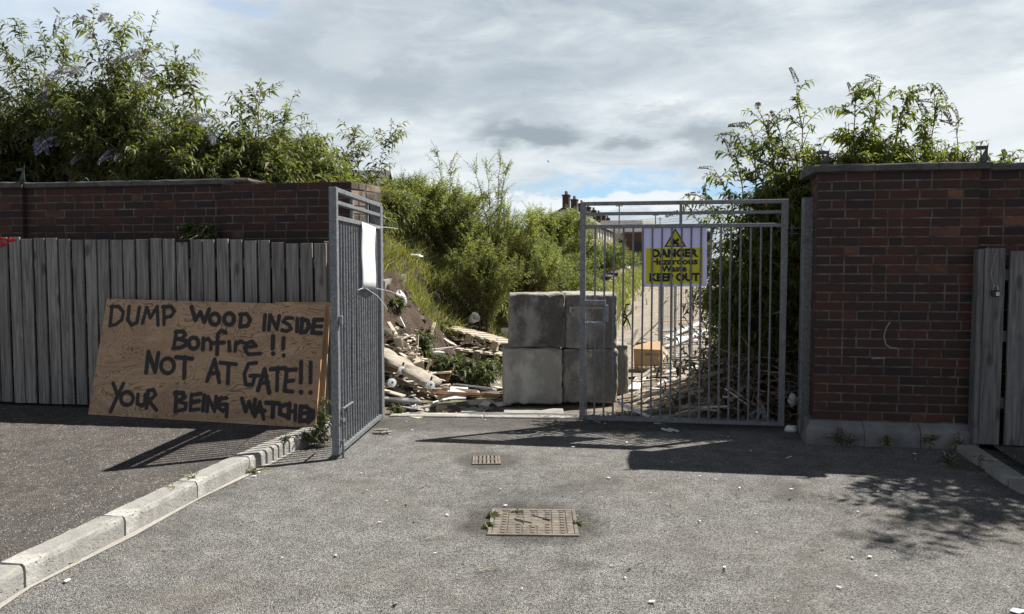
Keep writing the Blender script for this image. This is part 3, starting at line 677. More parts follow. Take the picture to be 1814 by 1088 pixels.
# second plain sheet edge behind it
m = MB(); off = np.array([.03, .16, .0])
c5 = [P10+np.array([-.5, .18, 0]), P10+off+np.array([-.01, .03, 0]), P11+off*.6+np.array([.0, .02, .02]), P11+np.array([-.5, .14, .02])]
m.add([tuple(c) for c in c5]+[tuple(c+th*.7) for c in c5], [(0, 1, 2, 3), (0, 4, 5, 1), (1, 5, 6, 2), (2, 6, 7, 3), (3, 7, 4, 0), (7, 6, 5, 4)])
o = m.build('timber_sheet', 'ply_edge'); tag(o, 'second thin timber sheet showing only its edge behind the painted plywood', 'board')
# ------------------------------------------------------------------ gates
HT = 2.135
def gate(name, label, loc, rz, L, nb, stile=(.052, .05), mids=(.5,), box=True, zb=.0):
    bw = .0185
    g_ = thing(name, label, 'gate', loc, rz)
    fm = MB(); zt = HT-.04
    for x in (stile[0]/2, L-stile[0]/2): fm.box((x, 0, (zb+zt)/2), (stile[0], stile[1], zt-zb), ch=.003)
    for z, hh in ((zt-.018, .036), (zt-.115, .030), (zt-.235, .036), (zb+.02, .04)):
        fm.box((L/2, 0, z), (L-2*stile[0]+.002, stile[1]-.008, hh), ch=.003)
    fm.build('frame', 'galvanised', g_)
    for q in mids:
        m = MB(); m.box((L*q, 0, zt-.125), (.026, .024, .183)); m.build('strut', 'galvanised', g_)
    pitch = (L-2*stile[0])/(nb+1)
    for k in range(nb):
        x = stile[0]+(k+1)*pitch; m = MB()
        segs = [(zb+.04, zt-.253)]
        if box and x < .27: segs = [(zb+.04, .905), (1.155, zt-.253)]
        for (za, zz) in segs: m.tube([(x, 0, za), (x+random.uniform(-.004, .004), random.uniform(-.004, .004), za+(zz-za)*.4), (x+random.uniform(-.004, .004), random.uniform(-.003, .003), za+(zz-za)*.7), (x, 0, zz)], bw*.55, 6); m.box((x, 0, za+.004), (bw+.008, bw+.008, .008), ch=.002)
        m.build('bar', 'galvanised', g_)
    return g_
GR = gate('metal_gate', 'closed galvanised steel gate leaf with the yellow danger sign, beside the right brick pier', (.655, 7.11, .04), ANG, 1.895, 19, mids=(.495,))
m = MB()
for (c_, s_) in (((.145, 0, 1.135), (.20, .06, .045)), ((.145, 0, .925), (.20, .06, .045)), ((.245, 0, 1.03), (.045, .06, .165))): m.box(c_, s_, ch=.003)
m.build('lock_box', 'galvanised', GR)
m = MB(); m.tube([(-.10, -.035, 1.085), (.22, -.035, 1.085)], .007, 8); m.tube([(-.09, -.035, 1.085), (-.09, -.05, 1.04)], .006, 8); m.tube([(.12, -.035, 1.085), (.12, -.06, 1.06)], .007, 8); m.build('bolt', 'steel', GR)
m = MB(); m.tube([(.06, -.03, .53), (.17, -.03, .53)], .008, 8); m.tube([(.065, -.03, .53), (.065, -.03, .3), (.065, -.03, .0)], .007, 8); m.build('drop_bolt', 'galvanised', GR)
for z in (1.78, .33):
    m = MB(); m.box((1.955, 0, z), (.12, .035, .012)); m.box((1.955, 0, z+.05), (.12, .035, .012)); m.tube([(1.935, 0, z-.03), (1.935, 0, z+.08)], .013, 10); m.build('hinge', 'dark_metal', GR)
GL = gate('metal_gate', 'open galvanised steel gate leaf swung towards the viewer on the left', (-1.385, 5.74, .035), math.atan2(1.50, .088), 1.50, 17, stile=(.05, .06), mids=(.36, .70), box=False)
m = MB(); m.tube([(.055, -.045, .37), (.055, -.045, -.065)], .010, 10); m.tube([(.055, -.045, .36), (.34, -.045, .36)], .009, 8)
for z in (.10, .27): m.box((.055, -.036, z), (.05, .04, .025))
m.build('drop_bolt', 'galvanised', GL)
m = MB(); m.box((.03, -.045, 1.06), (.03, .03, .075), ch=.004); m.build('latch', 'galvanised', GL)
for z in (1.60, .45):
    m = MB(); m.box((1.53, 0, z), (.09, .035, .012)); m.tube([(1.54, 0, z-.04), (1.54, 0, z+.06)], .012, 10); m.build('hinge', 'galvanised', GL)
lp = thing('gate_post', 'galvanised hinge post behind the open gate leaf, against the left pier', 'gate post', (-1.335, 7.36, 0), ANG)
m = MB(); m.box((0, 0, 1.06), (.09, .09, 2.12), ch=.005); m.build('post', 'galvanised', lp)
gp = thing('gate_post', 'thick galvanised hinge post between the closed gate and the right pier', 'gate post', (2.662, 6.68, 0), ANG)
m = MB(); m.box((0, 0, 1.065), (.10, .10, 2.13), ch=.006); m.build('post', 'galvanised', gp)
m = MB(); m.box((0, 0, 2.134), (.09, .09, .006)); m.build('cap', 'galvanised', gp)
m = MB(); m.box((.056, 0, 1.62), (.012, .06, .05)); m.build('strap', 'dark_metal', gp)
# ---- danger sign behind the bars
def text_mesh(s, size, width=None, off=.0):
    cu_ = bpy.data.curves.new('t', 'FONT'); cu_.body = s; cu_.size = size; cu_.align_x = 'CENTER'; cu_.offset = off; cu_.extrude = .0008; cu_.resolution_u = 3
    o = bpy.data.objects.new('t', cu_); col.objects.link(o); bpy.context.view_layer.update()
    me = bpy.data.meshes.new_from_object(o.evaluated_get(bpy.context.evaluated_depsgraph_get())); bpy.data.objects.remove(o)
    vs = [v.co.copy() for v in me.vertices]; w = max(v.x for v in vs)-min(v.x for v in vs); k = (width/w) if width else 1
    for v in me.vertices: v.co = Vector((v.co.x*k, -v.co.z, v.co.y))        # stand upright, facing -y
    return me
Sw, Sh = .60, .575
sg = thing('danger_sign', 'yellow and white DANGER Hazardous Waste KEEP OUT sign hung on the closed gate', 'sign', tuple(GR.location+Vector((cu*.585-su*.022, su*.585+cu*.022, 1.287))), ANG)
sg.rotation_euler = (0, R(-.6), ANG)
m = MB(); m.box((Sw/2, 0, Sh/2), (Sw, .004, Sh), ch=.0012); m.build('panel', 'sign_white', sg)
m = MB(); m.box((Sw/2, -.0032, .195), (Sw-.075, .002, .34)); m.build('yellow_field', 'sign_yellow', sg)
for s_, z, sz, w_, of in (('DANGER', .282, .100, .43, .0060), ('Hazardous', .210, .083, .43, .0035), ('Waste', .143, .083, .235, .0035), ('KEEP OUT', .055, .100, .465, .0060)):
    me = text_mesh(s_, sz, w_, of); me.materials.append(MATS['black']); o = link('lettering', me, sg); o.location = (Sw/2, -.0052, z)
cxs = .335
def tri(m, x, z, r, y): m.add([(x-r*.87, y, z-r*.5), (x+r*.87, y, z-r*.5), (x, y, z+r), (x-r*.87, y+.0012, z-r*.5), (x+r*.87, y+.0012, z-r*.5), (x, y+.0012, z+r)], [(0, 1, 2), (5, 4, 3), (0, 3, 4, 1), (1, 4, 5, 2), (2, 5, 3, 0)])
m = MB(); tri(m, Sw*.5+.01, .433, .118, -.0045); m.build('warning_triangle', 'black', sg)
m = MB(); tri(m, Sw*.5+.01, .433, .093, -.0062); m.build('triangle_field', 'sign_yellow', sg)
m = MB()
for a_ in (R(42), R(-42)): m.box((Sw*.5+.01, -.0073, .420), (.085, .0014, .026), Matrix.Rotation(a_, 3, 'Y'))
m.build('cross_symbol', 'black', sg)
for (x, z) in ((.015, .56), (.585, .56), (.585, .01), (.015, .01)):
    m = MB(); m.tube([(x-.006, -.05, z), (x+.012, -.03, z+.006), (x+.006, .003, z+.002)], .0018, 5); m.tube([(x+.005, -.035, z), (x+.002, -.06, z+.03)], .0014, 5); m.build('cable_tie', 'steel', sg)
# white sign seen from behind on the open leaf
ws = thing('blank_sign', 'blank white plastic sign tied with cable ties to the open gate', 'sign', tuple(GL.location), GL.rotation_euler.z)
m = MB(); N = 12; xa, xb = .72, 1.20
for i in range(N+1):
    for k in range(9):
        x = xa+(xb-xa)*i/N; z = 1.285+.585*k/8-.02*(i/N); m.v.append(Vector((x, -.034-.018*math.sin(math.pi*i/N)*(1.15-k/8)-.004*math.sin(k), z)))
for i in range(N):
    for k in range(8): m.f.append([i*9+k, i*9+k+1, (i+1)*9+k+1, (i+1)*9+k])
o = m.build('panel', 'white_clean', ws, smooth=True); sm = o.modifiers.new('s', 'SOLIDIFY'); sm.thickness = .004
for pts in ([(.72, -.04, 1.84), (.62, -.06, 1.86), (.45, -.10, 1.885)], [(.72, -.04, 1.295), (.55, -.06, 1.29), (.35, -.10, 1.29)], [(1.2, -.04, 1.28), (1.28, -.16, 1.25), (1.33, -.26, 1.19)], [(.8, -.05, 1.29), (.85, -.14, 1.22), (.9, -.22, 1.10)], [(1.2, -.04, 1.85), (1.35, -.1, 1.86), (1.45, -.2, 1.85)]):
    m = MB(); m.tube(pts, .0035, 6, .002); m.build('cable_tie', 'white_clean', ws)
# chain and padlock
P0 = GR.location+Vector((cu*.075, su*.075-.05, .93))
chn = thing('chain', 'loose steel chain hanging from the lock box of the closed gate', 'chain', tuple(P0), ANG)
def linkm(m, c, rot, a_=.020, b__=.011, r=.0032):
    pts = [Vector((b__*math.cos(t), 0, a_*math.sin(t))) for t in np.linspace(0, 2*math.pi, 13)]
    M_ = Matrix.Rotation(rot, 3, 'Z'); m.tube([M_ @ p+Vector(c) for p in pts], r, 5)
for k in range(10): m = MB(); linkm(m, (.003*math.sin(k*1.3)-.02, .0, .05-k*.030), (k % 2)*R(80)+.3); m.build('chain_link', 'steel', chn, smooth=True)
for k in range(9): m = MB(); linkm(m, (.018+.003*math.sin(k), -.012, .04-k*.031), (k % 2)*R(80)+.7); m.build('chain_link', 'steel', chn, smooth=True)
pk = thing('padlock', 'brass padlock at the end of the chain on the closed gate', 'padlock', tuple(P0+Vector((.022, -.012, -.275))), ANG)
m = MB(); m.box((0, 0, -.02), (.034, .018, .042), ch=.003); m.build('lock_body', 'brass', pk)
m = MB(); m.tube([(-.011, 0, 0), (-.011, 0, .02), (0, 0, .03), (.011, 0, .02), (.011, 0, 0)], .0035, 7); m.build('shackle', 'steel', pk)
# ------------------------------------------------------------------ concrete blocks
def block(label, c0, size, rz, mat, seed, r=.032, rough=.011):
    nx = 44; V = []; Fc = []; hs = [s/2 for s in size]
    def face(ax, sg_):
        base = len(V)
        for i in range(nx+1):
            for j in range(nx+1):
                p = [0, 0, 0]; p[ax] = sg_; p[(ax+1) % 3] = -1+2*i/nx; p[(ax+2) % 3] = -1+2*j/nx
                q = Vector([p[k]*hs[k] for k in range(3)])
                inner = Vector([max(-hs[k]+r, min(hs[k]-r, q[k])) for k in range(3)]); d = q-inner
                if d.length > 1e-6: q = inner+d.normalized()*min(r, d.length if d.length < r else r)
                nn = (q-inner).normalized() if (q-inner).length > 1e-6 else Vector((0, 0, 1))
                s_ = Vector((seed*3.7, seed, 0)); e = 1-min(1, min([abs(hs[k]-abs(q[k])) for k in range(3) if k != ax])/.07)
                dd = mn.fractal(q*3+s_, 1, 2, 3)*rough+mn.fractal(q*14+s_, 1, 2, 4)*rough*.5-max(0, mn.noise(q*7+s_)-.1)*.075*e-max(0, mn.noise(q*19+s_)-.25)*.03*(.3+e)
                V.append(q+nn*dd)
        for i in range(nx):
            for j in range(nx):
                f_ = [base+i*(nx+1)+j, base+(i+1)*(nx+1)+j, base+(i+1)*(nx+1)+j+1, base+i*(nx+1)+j+1]; Fc.append(f_ if sg_ > 0 else f_[::-1])
    for ax in range(3):
        for s_ in (-1, 1): face(ax, s_)
    me = npmesh('concrete_block', np.array([tuple(v+Vector((0, 0, hs[2]))) for v in V]), np.array(Fc), mat, True)
    o = link('concrete_block', me); o.location = c0; o.rotation_euler = (0, 0, rz)
    tag(o, label, 'concrete block', 'large concrete blocks stacked behind the gate opening')
def atc(px0, px1, Y): return ((px0+px1)/2-907)/F*Y, (px1-px0)/F*Y
D = 8.02
for (lab, px0, px1, z0, hz, Y, rz, mt, sd) in (
    ('pale stained concrete block at bottom left of the stack', 890, 996, .01, .615, 8.02, R(2), 'concrete_pale', 1),
    ('dark stained concrete block at top left of the stack', 901, 1001, .628, .60, 8.08, R(1), 'concrete_dark', 2),
    ('rough pitted concrete block at bottom right of the stack, behind the gate bars', 999, 1098, .01, .60, 8.10, R(-2), 'concrete_mid', 3),
    ('concrete block at top right of the stack, seen through the lock box', 1003, 1096, .618, .60, 8.12, R(-3), 'concrete_mid', 4)):
    x, w = atc(px0, px1, Y); block(lab, (x, Y+.31, z0), (w, .60, hz), rz, mt, sd)
x, w = atc(1050, 1117, 8.95); block('lower concrete block behind the stack, its edge showing on the right', (x-.17, 9.0, .0), (.66, .6, .60), R(4), 'concrete_mid', 6)
x, w = atc(1000, 1108, 8.9); block('upper rear concrete block just visible over the front row', (x-.07, 9.05, .60), (.66, .6, .62), R(-2), 'concrete_dark', 7)
# ------------------------------------------------------------------ vegetation
def leaves(P, Dr, L, Wd, droop=.35, fold=.25, rng=RNG):
    """P,Dr (n,3); L,Wd (n,) -> verts, tris: folded, drooping leaf of four triangles"""
    n = len(P); Dr = Dr/np.linalg.norm(Dr, axis=1, keepdims=True)
    rnd = rng.normal(size=(n, 3))*.45; rnd[:, 2] += 1.
    S = np.cross(Dr, rnd); S /= np.linalg.norm(S, axis=1, keepdims=True)+1e-9; N = np.cross(S, Dr)
    L = L[:, None]; Wd = Wd[:, None]; dz = np.array([[0, 0, -1.]])
    b = P; cm = P+Dr*L*.45+dz*L*droop*.12; tip = P+Dr*L+dz*L*droop*.6
    lm = cm+S*Wd*.5+N*Wd*fold; rm = cm-S*Wd*.5+N*Wd*fold
    V = np.stack([b, lm, cm, rm, tip], 1).reshape(-1, 3); i = np.arange(n)[:, None]*5
    Fc = np.concatenate([i+np.array([[0, 2, 1]]), i+np.array([[0, 3, 2]]), i+np.array([[1, 2, 4]]), i+np.array([[2, 3, 4]])], 0)
    return V, Fc
def tubes(paths, sides=4):
    """list of (pts(k,3), r0, r1)"""
    Vs = []; Fs = []; n0 = 0; a = np.arange(sides)*2*np.pi/sides
    for pts, r0, r1 in paths:
        k = len(pts); d = np.gradient(pts, axis=0); d /= np.linalg.norm(d, axis=1, keepdims=True)+1e-9
        ref = np.array([.3, 1, .1]); x = np.cross(d, ref); x /= np.linalg.norm(x, axis=1, keepdims=True)+1e-9; y = np.cross(d, x)
        r = np.linspace(r0, r1, k)[:, None, None]
        V = pts[:, None, :]+r*(np.cos(a)[None, :, None]*x[:, None, :]+np.sin(a)[None, :, None]*y[:, None, :]); Vs.append(V.reshape(-1, 3))
        i = (np.arange(k-1)[:, None]*sides+np.arange(sides)[None, :]).ravel(); j = (np.arange(k-1)[:, None]*sides+(np.arange(sides)[None, :]+1) % sides).ravel()
        Fs.append(np.stack([i, j, j+sides, i+sides], 1)+n0); n0 += k*sides
    return np.concatenate(Vs), np.concatenate(Fs)
def qcurve(a, c, b, k):
    t = np.linspace(0, 1, k)[:, None]; return (1-t)**2*a+2*t*(1-t)*c+t*t*b
def spike_mesh(name, mat, L=.2, r=.028, n=170, seed=1):
    rg = np.random.default_rng(seed); t = rg.random(n)**.8; an = rg.random(n)*6.283; rr = r*(1-.85*t)*(.55+.45*rg.random(n))
    bend = -.35*t*t*L
    P = np.stack([t*L, rr*np.cos(an), rr*np.sin(an)+bend], 1); Dv = np.stack([.3*np.ones(n), np.cos(an), np.sin(an)], 1)
    V, Fc = leaves(P, Dv, np.full(n, .016), np.full(n, .012), .1, .1, rg); return npmesh(name, V, Fc, mat)
SP = [spike_mesh('flower_spike', 'flower', .20, .032, 200, s) for s in (1, 2)]+[spike_mesh('flower_spike', 'flower_dark', .19, .021, 170, s) for s in (3, 4)]
def shrub(name, label, cat, base, h, rad, nst, ntw, leaf, mat, group=None, flowers=0, dark=0, leafn=9, twl=(.25, .6), droop=.5, seed=1, tops=(), up=.5, stem='bark', tmin=.3, squash=.65, lean=(0, 0), lden=1., hlo=.62, rfall=.38):
    rg = np.random.default_rng(seed); t_ = thing(name, label, cat, tuple(base), 0, group); paths = []; LP = []; LD = []; LL = []; tips = []; toptips = []
    def leafrow(pts, n, ll, t0=.1):
        k = len(pts); tt = np.linspace(t0, .99, n)*(k-1); i = np.clip(tt.astype(int), 0, k-2); f = (tt-i)[:, None]
        p = pts[i]*(1-f)+pts[i+1]*f; d = pts[i+1]-pts[i]; d /= np.linalg.norm(d, axis=1, keepdims=True)+1e-9
        sd = np.cross(d, rg.normal(size=(n, 3))+np.array([0, 0, .2])); sd /= np.linalg.norm(sd, axis=1, keepdims=True)+1e-9
        for s in (1, -1):
            LP.append(p); LD.append(sd*s*.8+d*.6+rg.normal(size=(n, 3))*.18); LL.append(ll*(1-.55*(np.linspace(0, 1, n)**2))*rg.uniform(.7, 1.25, n))
    for s in range(nst):
        r_ = rad*math.sqrt(rg.random()); th_ = rg.random()*6.283
        hh = h*(1-rfall*(r_/rad)**2)*rg.uniform(hlo, 1.0)
        if s < len(tops): r_, th_, hh = tops[s]
        e = np.array([r_*math.cos(th_)+lean[0]*hh/h, r_*math.sin(th_)*squash+lean[1]*hh/h, hh]); st = np.array([rg.normal()*.08, rg.normal()*.08, 0])
        c = np.array([e[0]*.25, e[1]*.25, e[2]*.62])+rg.normal(size=3)*.06*rad
        if s < len(tops): c = np.array([e[0]*.45, e[1]*.45, e[2]*.86])
        k = 12; pts = qcurve(st, c, e, k); pts[1:-1] += rg.normal(size=(k-2, 3))*.012*h/3; paths.append((pts, .014*h/3, .003))
        top = s < len(tops)
        leafrow(pts, int(leafn*(2.4 if top else 1.6)*lden), leaf[0], .45); tips.append((pts[-1], pts[-1]-pts[-2]))
        if top and dark: toptips.append(tips[-1])
        for q in range(ntw if not top else int(ntw*.7)):
            t = tmin+(1-tmin)*rg.random()**.85; i = min(int(t*(k-1)), k-2); p = pts[i]; ax = pts[i+1]-pts[i]; ax /= np.linalg.norm(ax)
            o = rg.normal(size=3); o[2] = abs(o[2])*up; o /= np.linalg.norm(o); dv = o+ax*.6; dv /= np.linalg.norm(dv)
            ln = rg.uniform(*twl)*(1.15-.6*t); e2 = p+dv*ln+np.array([0, 0, -droop*ln*.35]); c2 = p+dv*ln*.55+np.array([0, 0, ln*.12])
            tw = qcurve(p, c2, e2, 6); paths.append((tw, .0045, .0015)); leafrow(tw, max(3, int(leafn*lden)), leaf[0]); tips.append((tw[-1], tw[-1]-tw[-2]))
    V, Fc = tubes(paths); link('stems', npmesh('stems', V, Fc, stem), t_)
    P = np.concatenate(LP); Dd = np.concatenate(LD); LLn = np.concatenate(LL)
    V, Fc = leaves(P, Dd, LLn, LLn*leaf[1], .5+droop*.4, .2, rg); link('foliage', npmesh('foliage', V, Fc, mat), t_)
    if flowers:
        tips.sort(key=lambda q: -(q[0][2]+.3*rg.random()-.25*q[0][1])); n = len(tips); pick = [tips[int(i)] for i in (rg.random(flowers)**1.5)*min(n-1, n*.8)]
        pick += toptips
        for p, d in pick:
            d = Vector(d).normalized(); d = (d+Vector((rg.normal()*.4, rg.normal()*.3, -.15 if not dark else -.45))).normalized()
            o = link('flower_spike', SP[(2 if dark else 0)+int(rg.integers(2))], t_); o.location = p; o.rotation_euler = d.to_track_quat('X', 'Z').to_euler(); s = rg.uniform(.7, 1.3)*(1 if dark else 1.25); o.scale = (s, s, s)
    return t_
def zof(py, Y, px=907): return at(px, py, Y).z
def bush(px, py, Y, name='buddleia_shrub', label='', h0=None, basez=None, **kw):
    x = (px-907)/F*Y; bz = hgt(x, Y) if basez is None else basez
    kw['tops'] = [(abs((a-907)/F*Y-x), 0 if a > px else math.pi, zof(b__, Y)-bz) for a, b__ in kw.get('tops', ())]
    return shrub(name, label, kw.pop('cat', 'shrub'), (x, Y, bz), zof(py, Y)-bz, seed=int(px)+900, **kw)
GB = 'buddleia shrubs growing behind the left wall'
bud = dict(leaf=(.135, .27), mat='leaf_buddleia', group=GB, ntw=27, leafn=7, twl=(.35, .75), droop=.55, tmin=.28)
bush(-60, 118, 9.2, label='buddleia shrub cut by the left edge, behind the wall end', rad=1.2, nst=36, flowers=16, **bud)
bush(80, 125, 9.4, label='lilac flowered buddleia above the left brick pier, near the picture edge', rad=1.2, nst=44, flowers=36, tops=[(8, 58), (50, 52), (98, 66), (130, 95)], **bud)
bush(225, 92, 9.2, label='tallest buddleia behind the left wall, with shoots reaching highest in the sky', rad=1.15, nst=44, flowers=26, tops=[(172, 40), (226, 45), (280, 52), (200, 70)], **bud)
bush(355, 168, 8.9, label='buddleia over the coping stones in the middle of the left wall', rad=1.0, nst=40, flowers=8, tops=[(322, 112), (350, 140), (300, 120)], **bud)
bush(455, 205, 9.0, label='buddleia over the bare brick pier top, left of the open gate', rad=.85, nst=36, flowers=3, tops=[(470, 145), (430, 185), (520, 200)], **bud)
bush(550, 255, 9.3, label='low buddleia leaning over the pier behind the open gate', rad=.8, nst=32, flowers=1, basez=.4, tops=[(572, 250)], **bud)
bush(505, 225, 9.6, label='buddleia filling the slope of leaves down to the open gate', rad=.8, nst=36, flowers=4, **bud)
bush(600, 288, 9.9, label='low leafy shrub showing over the top bars of the open gate', rad=.7, nst=32, flowers=1, **bud)
bush(640, 292, 11.0, label='shrub with one tall leafy shoot above the open gate', rad=.9, nst=34, tops=[(628, 238), (700, 236), (600, 275)], **{**bud, 'group': 'shrubs along the top of the bank'})
GW = 'willow bushes on the grassy bank'
wil = dict(name='willow_bush', cat='bush', mat='leaf_willow', group=GW, leaf=(.085, .26), ntw=26, leafn=8, twl=(.3, .7), droop=.1, up=1.4, tmin=.12)
bush(718, 305, 13.6, label='willow bush on the bank nearest the open gate', rad=1.1, nst=40, **wil)
bush(795, 298, 14.0, label='willow bush left of centre on the bank, with thin upright tips', rad=1.15, nst=44, tops=[(775, 274), (800, 285)], **wil)
bush(875, 305, 14.4, label='tall dark willow bush above the concrete blocks', rad=1.15, nst=46, tops=[(888, 276), (860, 288), (900, 292), (835, 290)], **wil)
bush(858, 400, 12.9, label='low dark willow bush low on the bank behind the pallet', rad=.8, nst=34, **wil)
bush(930, 372, 14.4, label='willow bush behind the left concrete blocks', rad=.95, nst=38, **wil)
pal = {**wil, 'mat': 'leaf_pale', 'leaf': (.10, .30), 'name': 'pale_bush', 'group': 'pale green scrub along the foot of the bank'}
bush(985, 440, 16.5, label='pale green scrub bush behind the blocks, left of the gate stile', rad=1.1, nst=34, **pal)
bush(1010, 455, 20, label='pale green scrub bush seen through the first bars of the closed gate', rad=1.3, nst=34, **pal)
bush(955, 405, 19, label='pale scrub bush between the tall willow and the round bush', rad=1.2, nst=32, **pal)
bush(975, 368, 27, label='rounded dark bush in front of the terrace gable', rad=1.9, nst=44, **{**wil, 'leaf': (.15, .3), 'ntw': 20, 'leafn': 8, 'twl': (.5, 1.)})
bush(1030, 415, 28, label='pale scrub below the terrace roof', rad=1.9, nst=38, **{**pal, 'leaf': (.17, .3), 'ntw': 20, 'twl': (.5, 1.)})
bush(1062, 430, 36, label='far scrub bush at the edge of the yard, left of the brick shed', rad=2., nst=34, **{**pal, 'leaf': (.2, .3), 'ntw': 18, 'twl': (.5, 1.)})
bush(1085, 445, 42, label='furthest scrub bush beside the brick shed', rad=1.6, nst=28, **{**pal, 'leaf': (.22, .3), 'ntw': 16, 'twl': (.5, 1.)})
bush(740, 330, 16.5, label='willow bush behind the front row on the bank', rad=1.6, nst=36, **{**wil, 'leaf': (.12, .27)})
# right side buddleias
rb = dict(leaf=(.105, .32), mat='leaf_right', group='buddleia shrubs behind the right gate pier', ntw=18, leafn=7, twl=(.3, .75), droop=.8, dark=1)
bush(1356, 305, 7.9, label='dark buddleia crowding behind the closed gate, left of the pier', rad=.72, nst=60, flowers=14, tops=[(1240, 345), (1262, 300), (1290, 265), (1215, 375), (1325, 225), (1345, 250)], **{**rb, 'ntw': 26, 'tmin': .18})
bush(1430, 232, 7.8, label='leafy buddleia between the gate post and the pier top', rad=.85, nst=80, flowers=26, rfall=.3, tops=[(1405, 150), (1335, 190), (1370, 215), (1300, 240)], hlo=.8, **{**rb, 'ntw': 18, 'tmin': .45})
bush(1525, 208, 7.7, label='tall buddleia with drooping seed heads over the left end of the right pier', rad=.66, nst=85, flowers=30, tops=[(1500, 165), (1550, 142), (1600, 168)], hlo=.80, rfall=.12, **{**rb, 'ntw': 16, 'tmin': .62, 'leafn': 8})
bush(1625, 225, 7.8, label='buddleia rising over the middle of the right pier coping', rad=.6, nst=60, flowers=18, tops=[(1650, 182), (1630, 205)], hlo=.84, rfall=.15, **{**rb, 'ntw': 14, 'tmin': .66, 'leafn': 8})
bush(1710, 250, 7.6, label='sparse low buddleia over the right end of the pier', rad=.55, nst=40, flowers=10, rfall=.1, tops=[(1685, 222)], hlo=.86, **{**rb, 'ntw': 10, 'tmin': .55})
bush(1765, 268, 7.5, label='low leafy buddleia along the wall coping right of the spike bracket', rad=.5, nst=34, flowers=8, rfall=.1, hlo=.88, **{**rb, 'ntw': 10, 'tmin': .6})
bush(1580, 235, 8.2, label='rear buddleia filling the gap behind the right pier shrubs', rad=.95, nst=64, flowers=14, rfall=.3, hlo=.8, **{**rb, 'ntw': 14, 'tmin': .6})
bush(1880, 228, 7.1, label='large buddleia at the right edge, casting its shadow over the wall', rad=1.0, nst=34, flowers=14, lean=(0, -.2), **{**rb, 'ntw': 18})
shrub('buddleia_shrub', 'very tall buddleia beyond the right edge that throws leafy shadow on the tarmac', 'shrub', (6.5, 6.85, 0), 6.1, 1.4, 44, 22, (.15, .36), 'leaf_right', rb['group'], leafn=6, twl=(.4, .9), seed=77, lean=(-.6, -1.1))
# grass on the bank and at the yard edge
def blades(pts, hmin, hmax, w, mat, name, seed=3, lean=.45):
    rg = np.random.default_rng(seed); n = len(pts); h = rg.uniform(hmin, hmax, n); an = rg.random(n)*6.283; l = rg.normal(size=(n, 2))*lean
    s = np.stack([np.cos(an), np.sin(an), np.zeros(n)], 1)*(w*rg.uniform(.6, 1.3, n))[:, None]
    m1 = pts+np.stack([l[:, 0]*h*.35, l[:, 1]*h*.35, h*.6], 1); tp = pts+np.stack([l[:, 0]*h*1., l[:, 1]*h*1., h*.92], 1)
    V = np.stack([pts-s, pts+s, m1+s*.8, m1-s*.8, tp], 1).reshape(-1, 3); i = np.arange(n)[:, None]*5
    Fc = np.concatenate([i+np.array([[0, 1, 2]]), i+np.array([[0, 2, 3]]), i+np.array([[3, 2, 4]])], 0)
    o = link(name, npmesh(name, V, Fc, mat)); return o
G = []; rg = np.random.default_rng(5)
while len(G) < 80000:
    y = 9.0+26*rg.random()**2.3; fx = foot(y); d = rg.uniform(.1, 4.5) if y < 16 else rg.uniform(-.2, 4)
    nz = mn.noise(Vector(((fx-d)*.8, y*.8, 5)))
    lim = 1.62+.5*nz if y < 11.0 else (1.0+.6*nz-.3*(y-11.0))
    if d < lim: continue
    if mn.noise(Vector(((fx-d)*2.6, y*2.6, 8))) > .42: continue
    x = fx-d; G.append((x, y, hgt(x, y)-.01))
G = np.array(G); tag(blades(G, .08, .27, .0075, 'grass', 'grass', lean=.6), 'long yellow green grass growing on the bank', 'grass', kind='stuff')
G = []
while len(G) < 9000:
    y = 16+45*rg.random()**1.5; x = foot(y)+.55+rg.normal()*.35+.2; G.append((x, y, hgt(x, y)))
tag(blades(np.array(G), .10, .4, .02, 'grass', 'grass', 8), 'rough grass verge along the left edge of the yard', 'grass', kind='stuff')
# dirt bank sheet
yy = np.linspace(8.6, 13.2, 110); V = []; nx = 80
for y in yy:
    for k in range(nx):
        d = -.3+3.0*k/(nx-1); x = foot(y)-d; e = min(1, (y-8.6)*2, (13.2-y)*1.2, k/8, (nx-1-k)/8)
        V.append((x, y, hgt(x, y)+(.04+.13*max(-.2, mn.fractal(Vector((x*3.2, y*3.2, 1)), .8, 2.1, 6)))*e-.02*(e <= 0)))
i = (np.arange(nx-1)[None, :]+np.arange(len(yy)-1)[:, None]*nx).ravel()
tag(link('dirt_bank', npmesh('dirt_bank', np.array(V), np.stack([i, i+nx, i+1+nx, i+1], 1), 'dirt', True)), kind='structure')
# leafy weeds
def weed(label, p, h, rad, nst, leaf=(.06, .35), mat='leaf_weed', group=None, name='weed', ntw=3, seed=1, leafn=5, stem='pale_stem', twl=(.06, .16), **kw):
    return shrub(name, label, 'weed', p, h, rad, nst, ntw, leaf, mat, group, leafn=leafn, twl=twl, seed=seed, stem=stem, tmin=.15, **kw)
def WP(px, py, h=0.): return tuple(gd(px, py, h))
weed('thin weed between the painted plywood and the open gate stile', WP(572, 790), .48, .10, 9, (.045, .4), seed=2, ntw=4)
weed('low weed at the base of the open gate', WP(560, 792), .16, .15, 12, (.04, .4), seed=3)
weed('small green weed on the kerb under the plywood corner', WP(508, 782, .1), .05, .05, 7, (.022, .4), seed=4, ntw=1)
weed('tiny green weed behind the middle kerb stone', WP(342, 850, .1), .03, .03, 6, (.018, .4), seed=5, ntw=1)
weed('tuft of weeds in the pavement joint behind the second kerb stone', WP(310, 866, .1), .012, .05, 7, (.012, .35), seed=6, ntw=1)
weed('weed at the kerb foot below the gate shadow', WP(448, 838), .04, .04, 7, (.02, .4), seed=7, ntw=1)
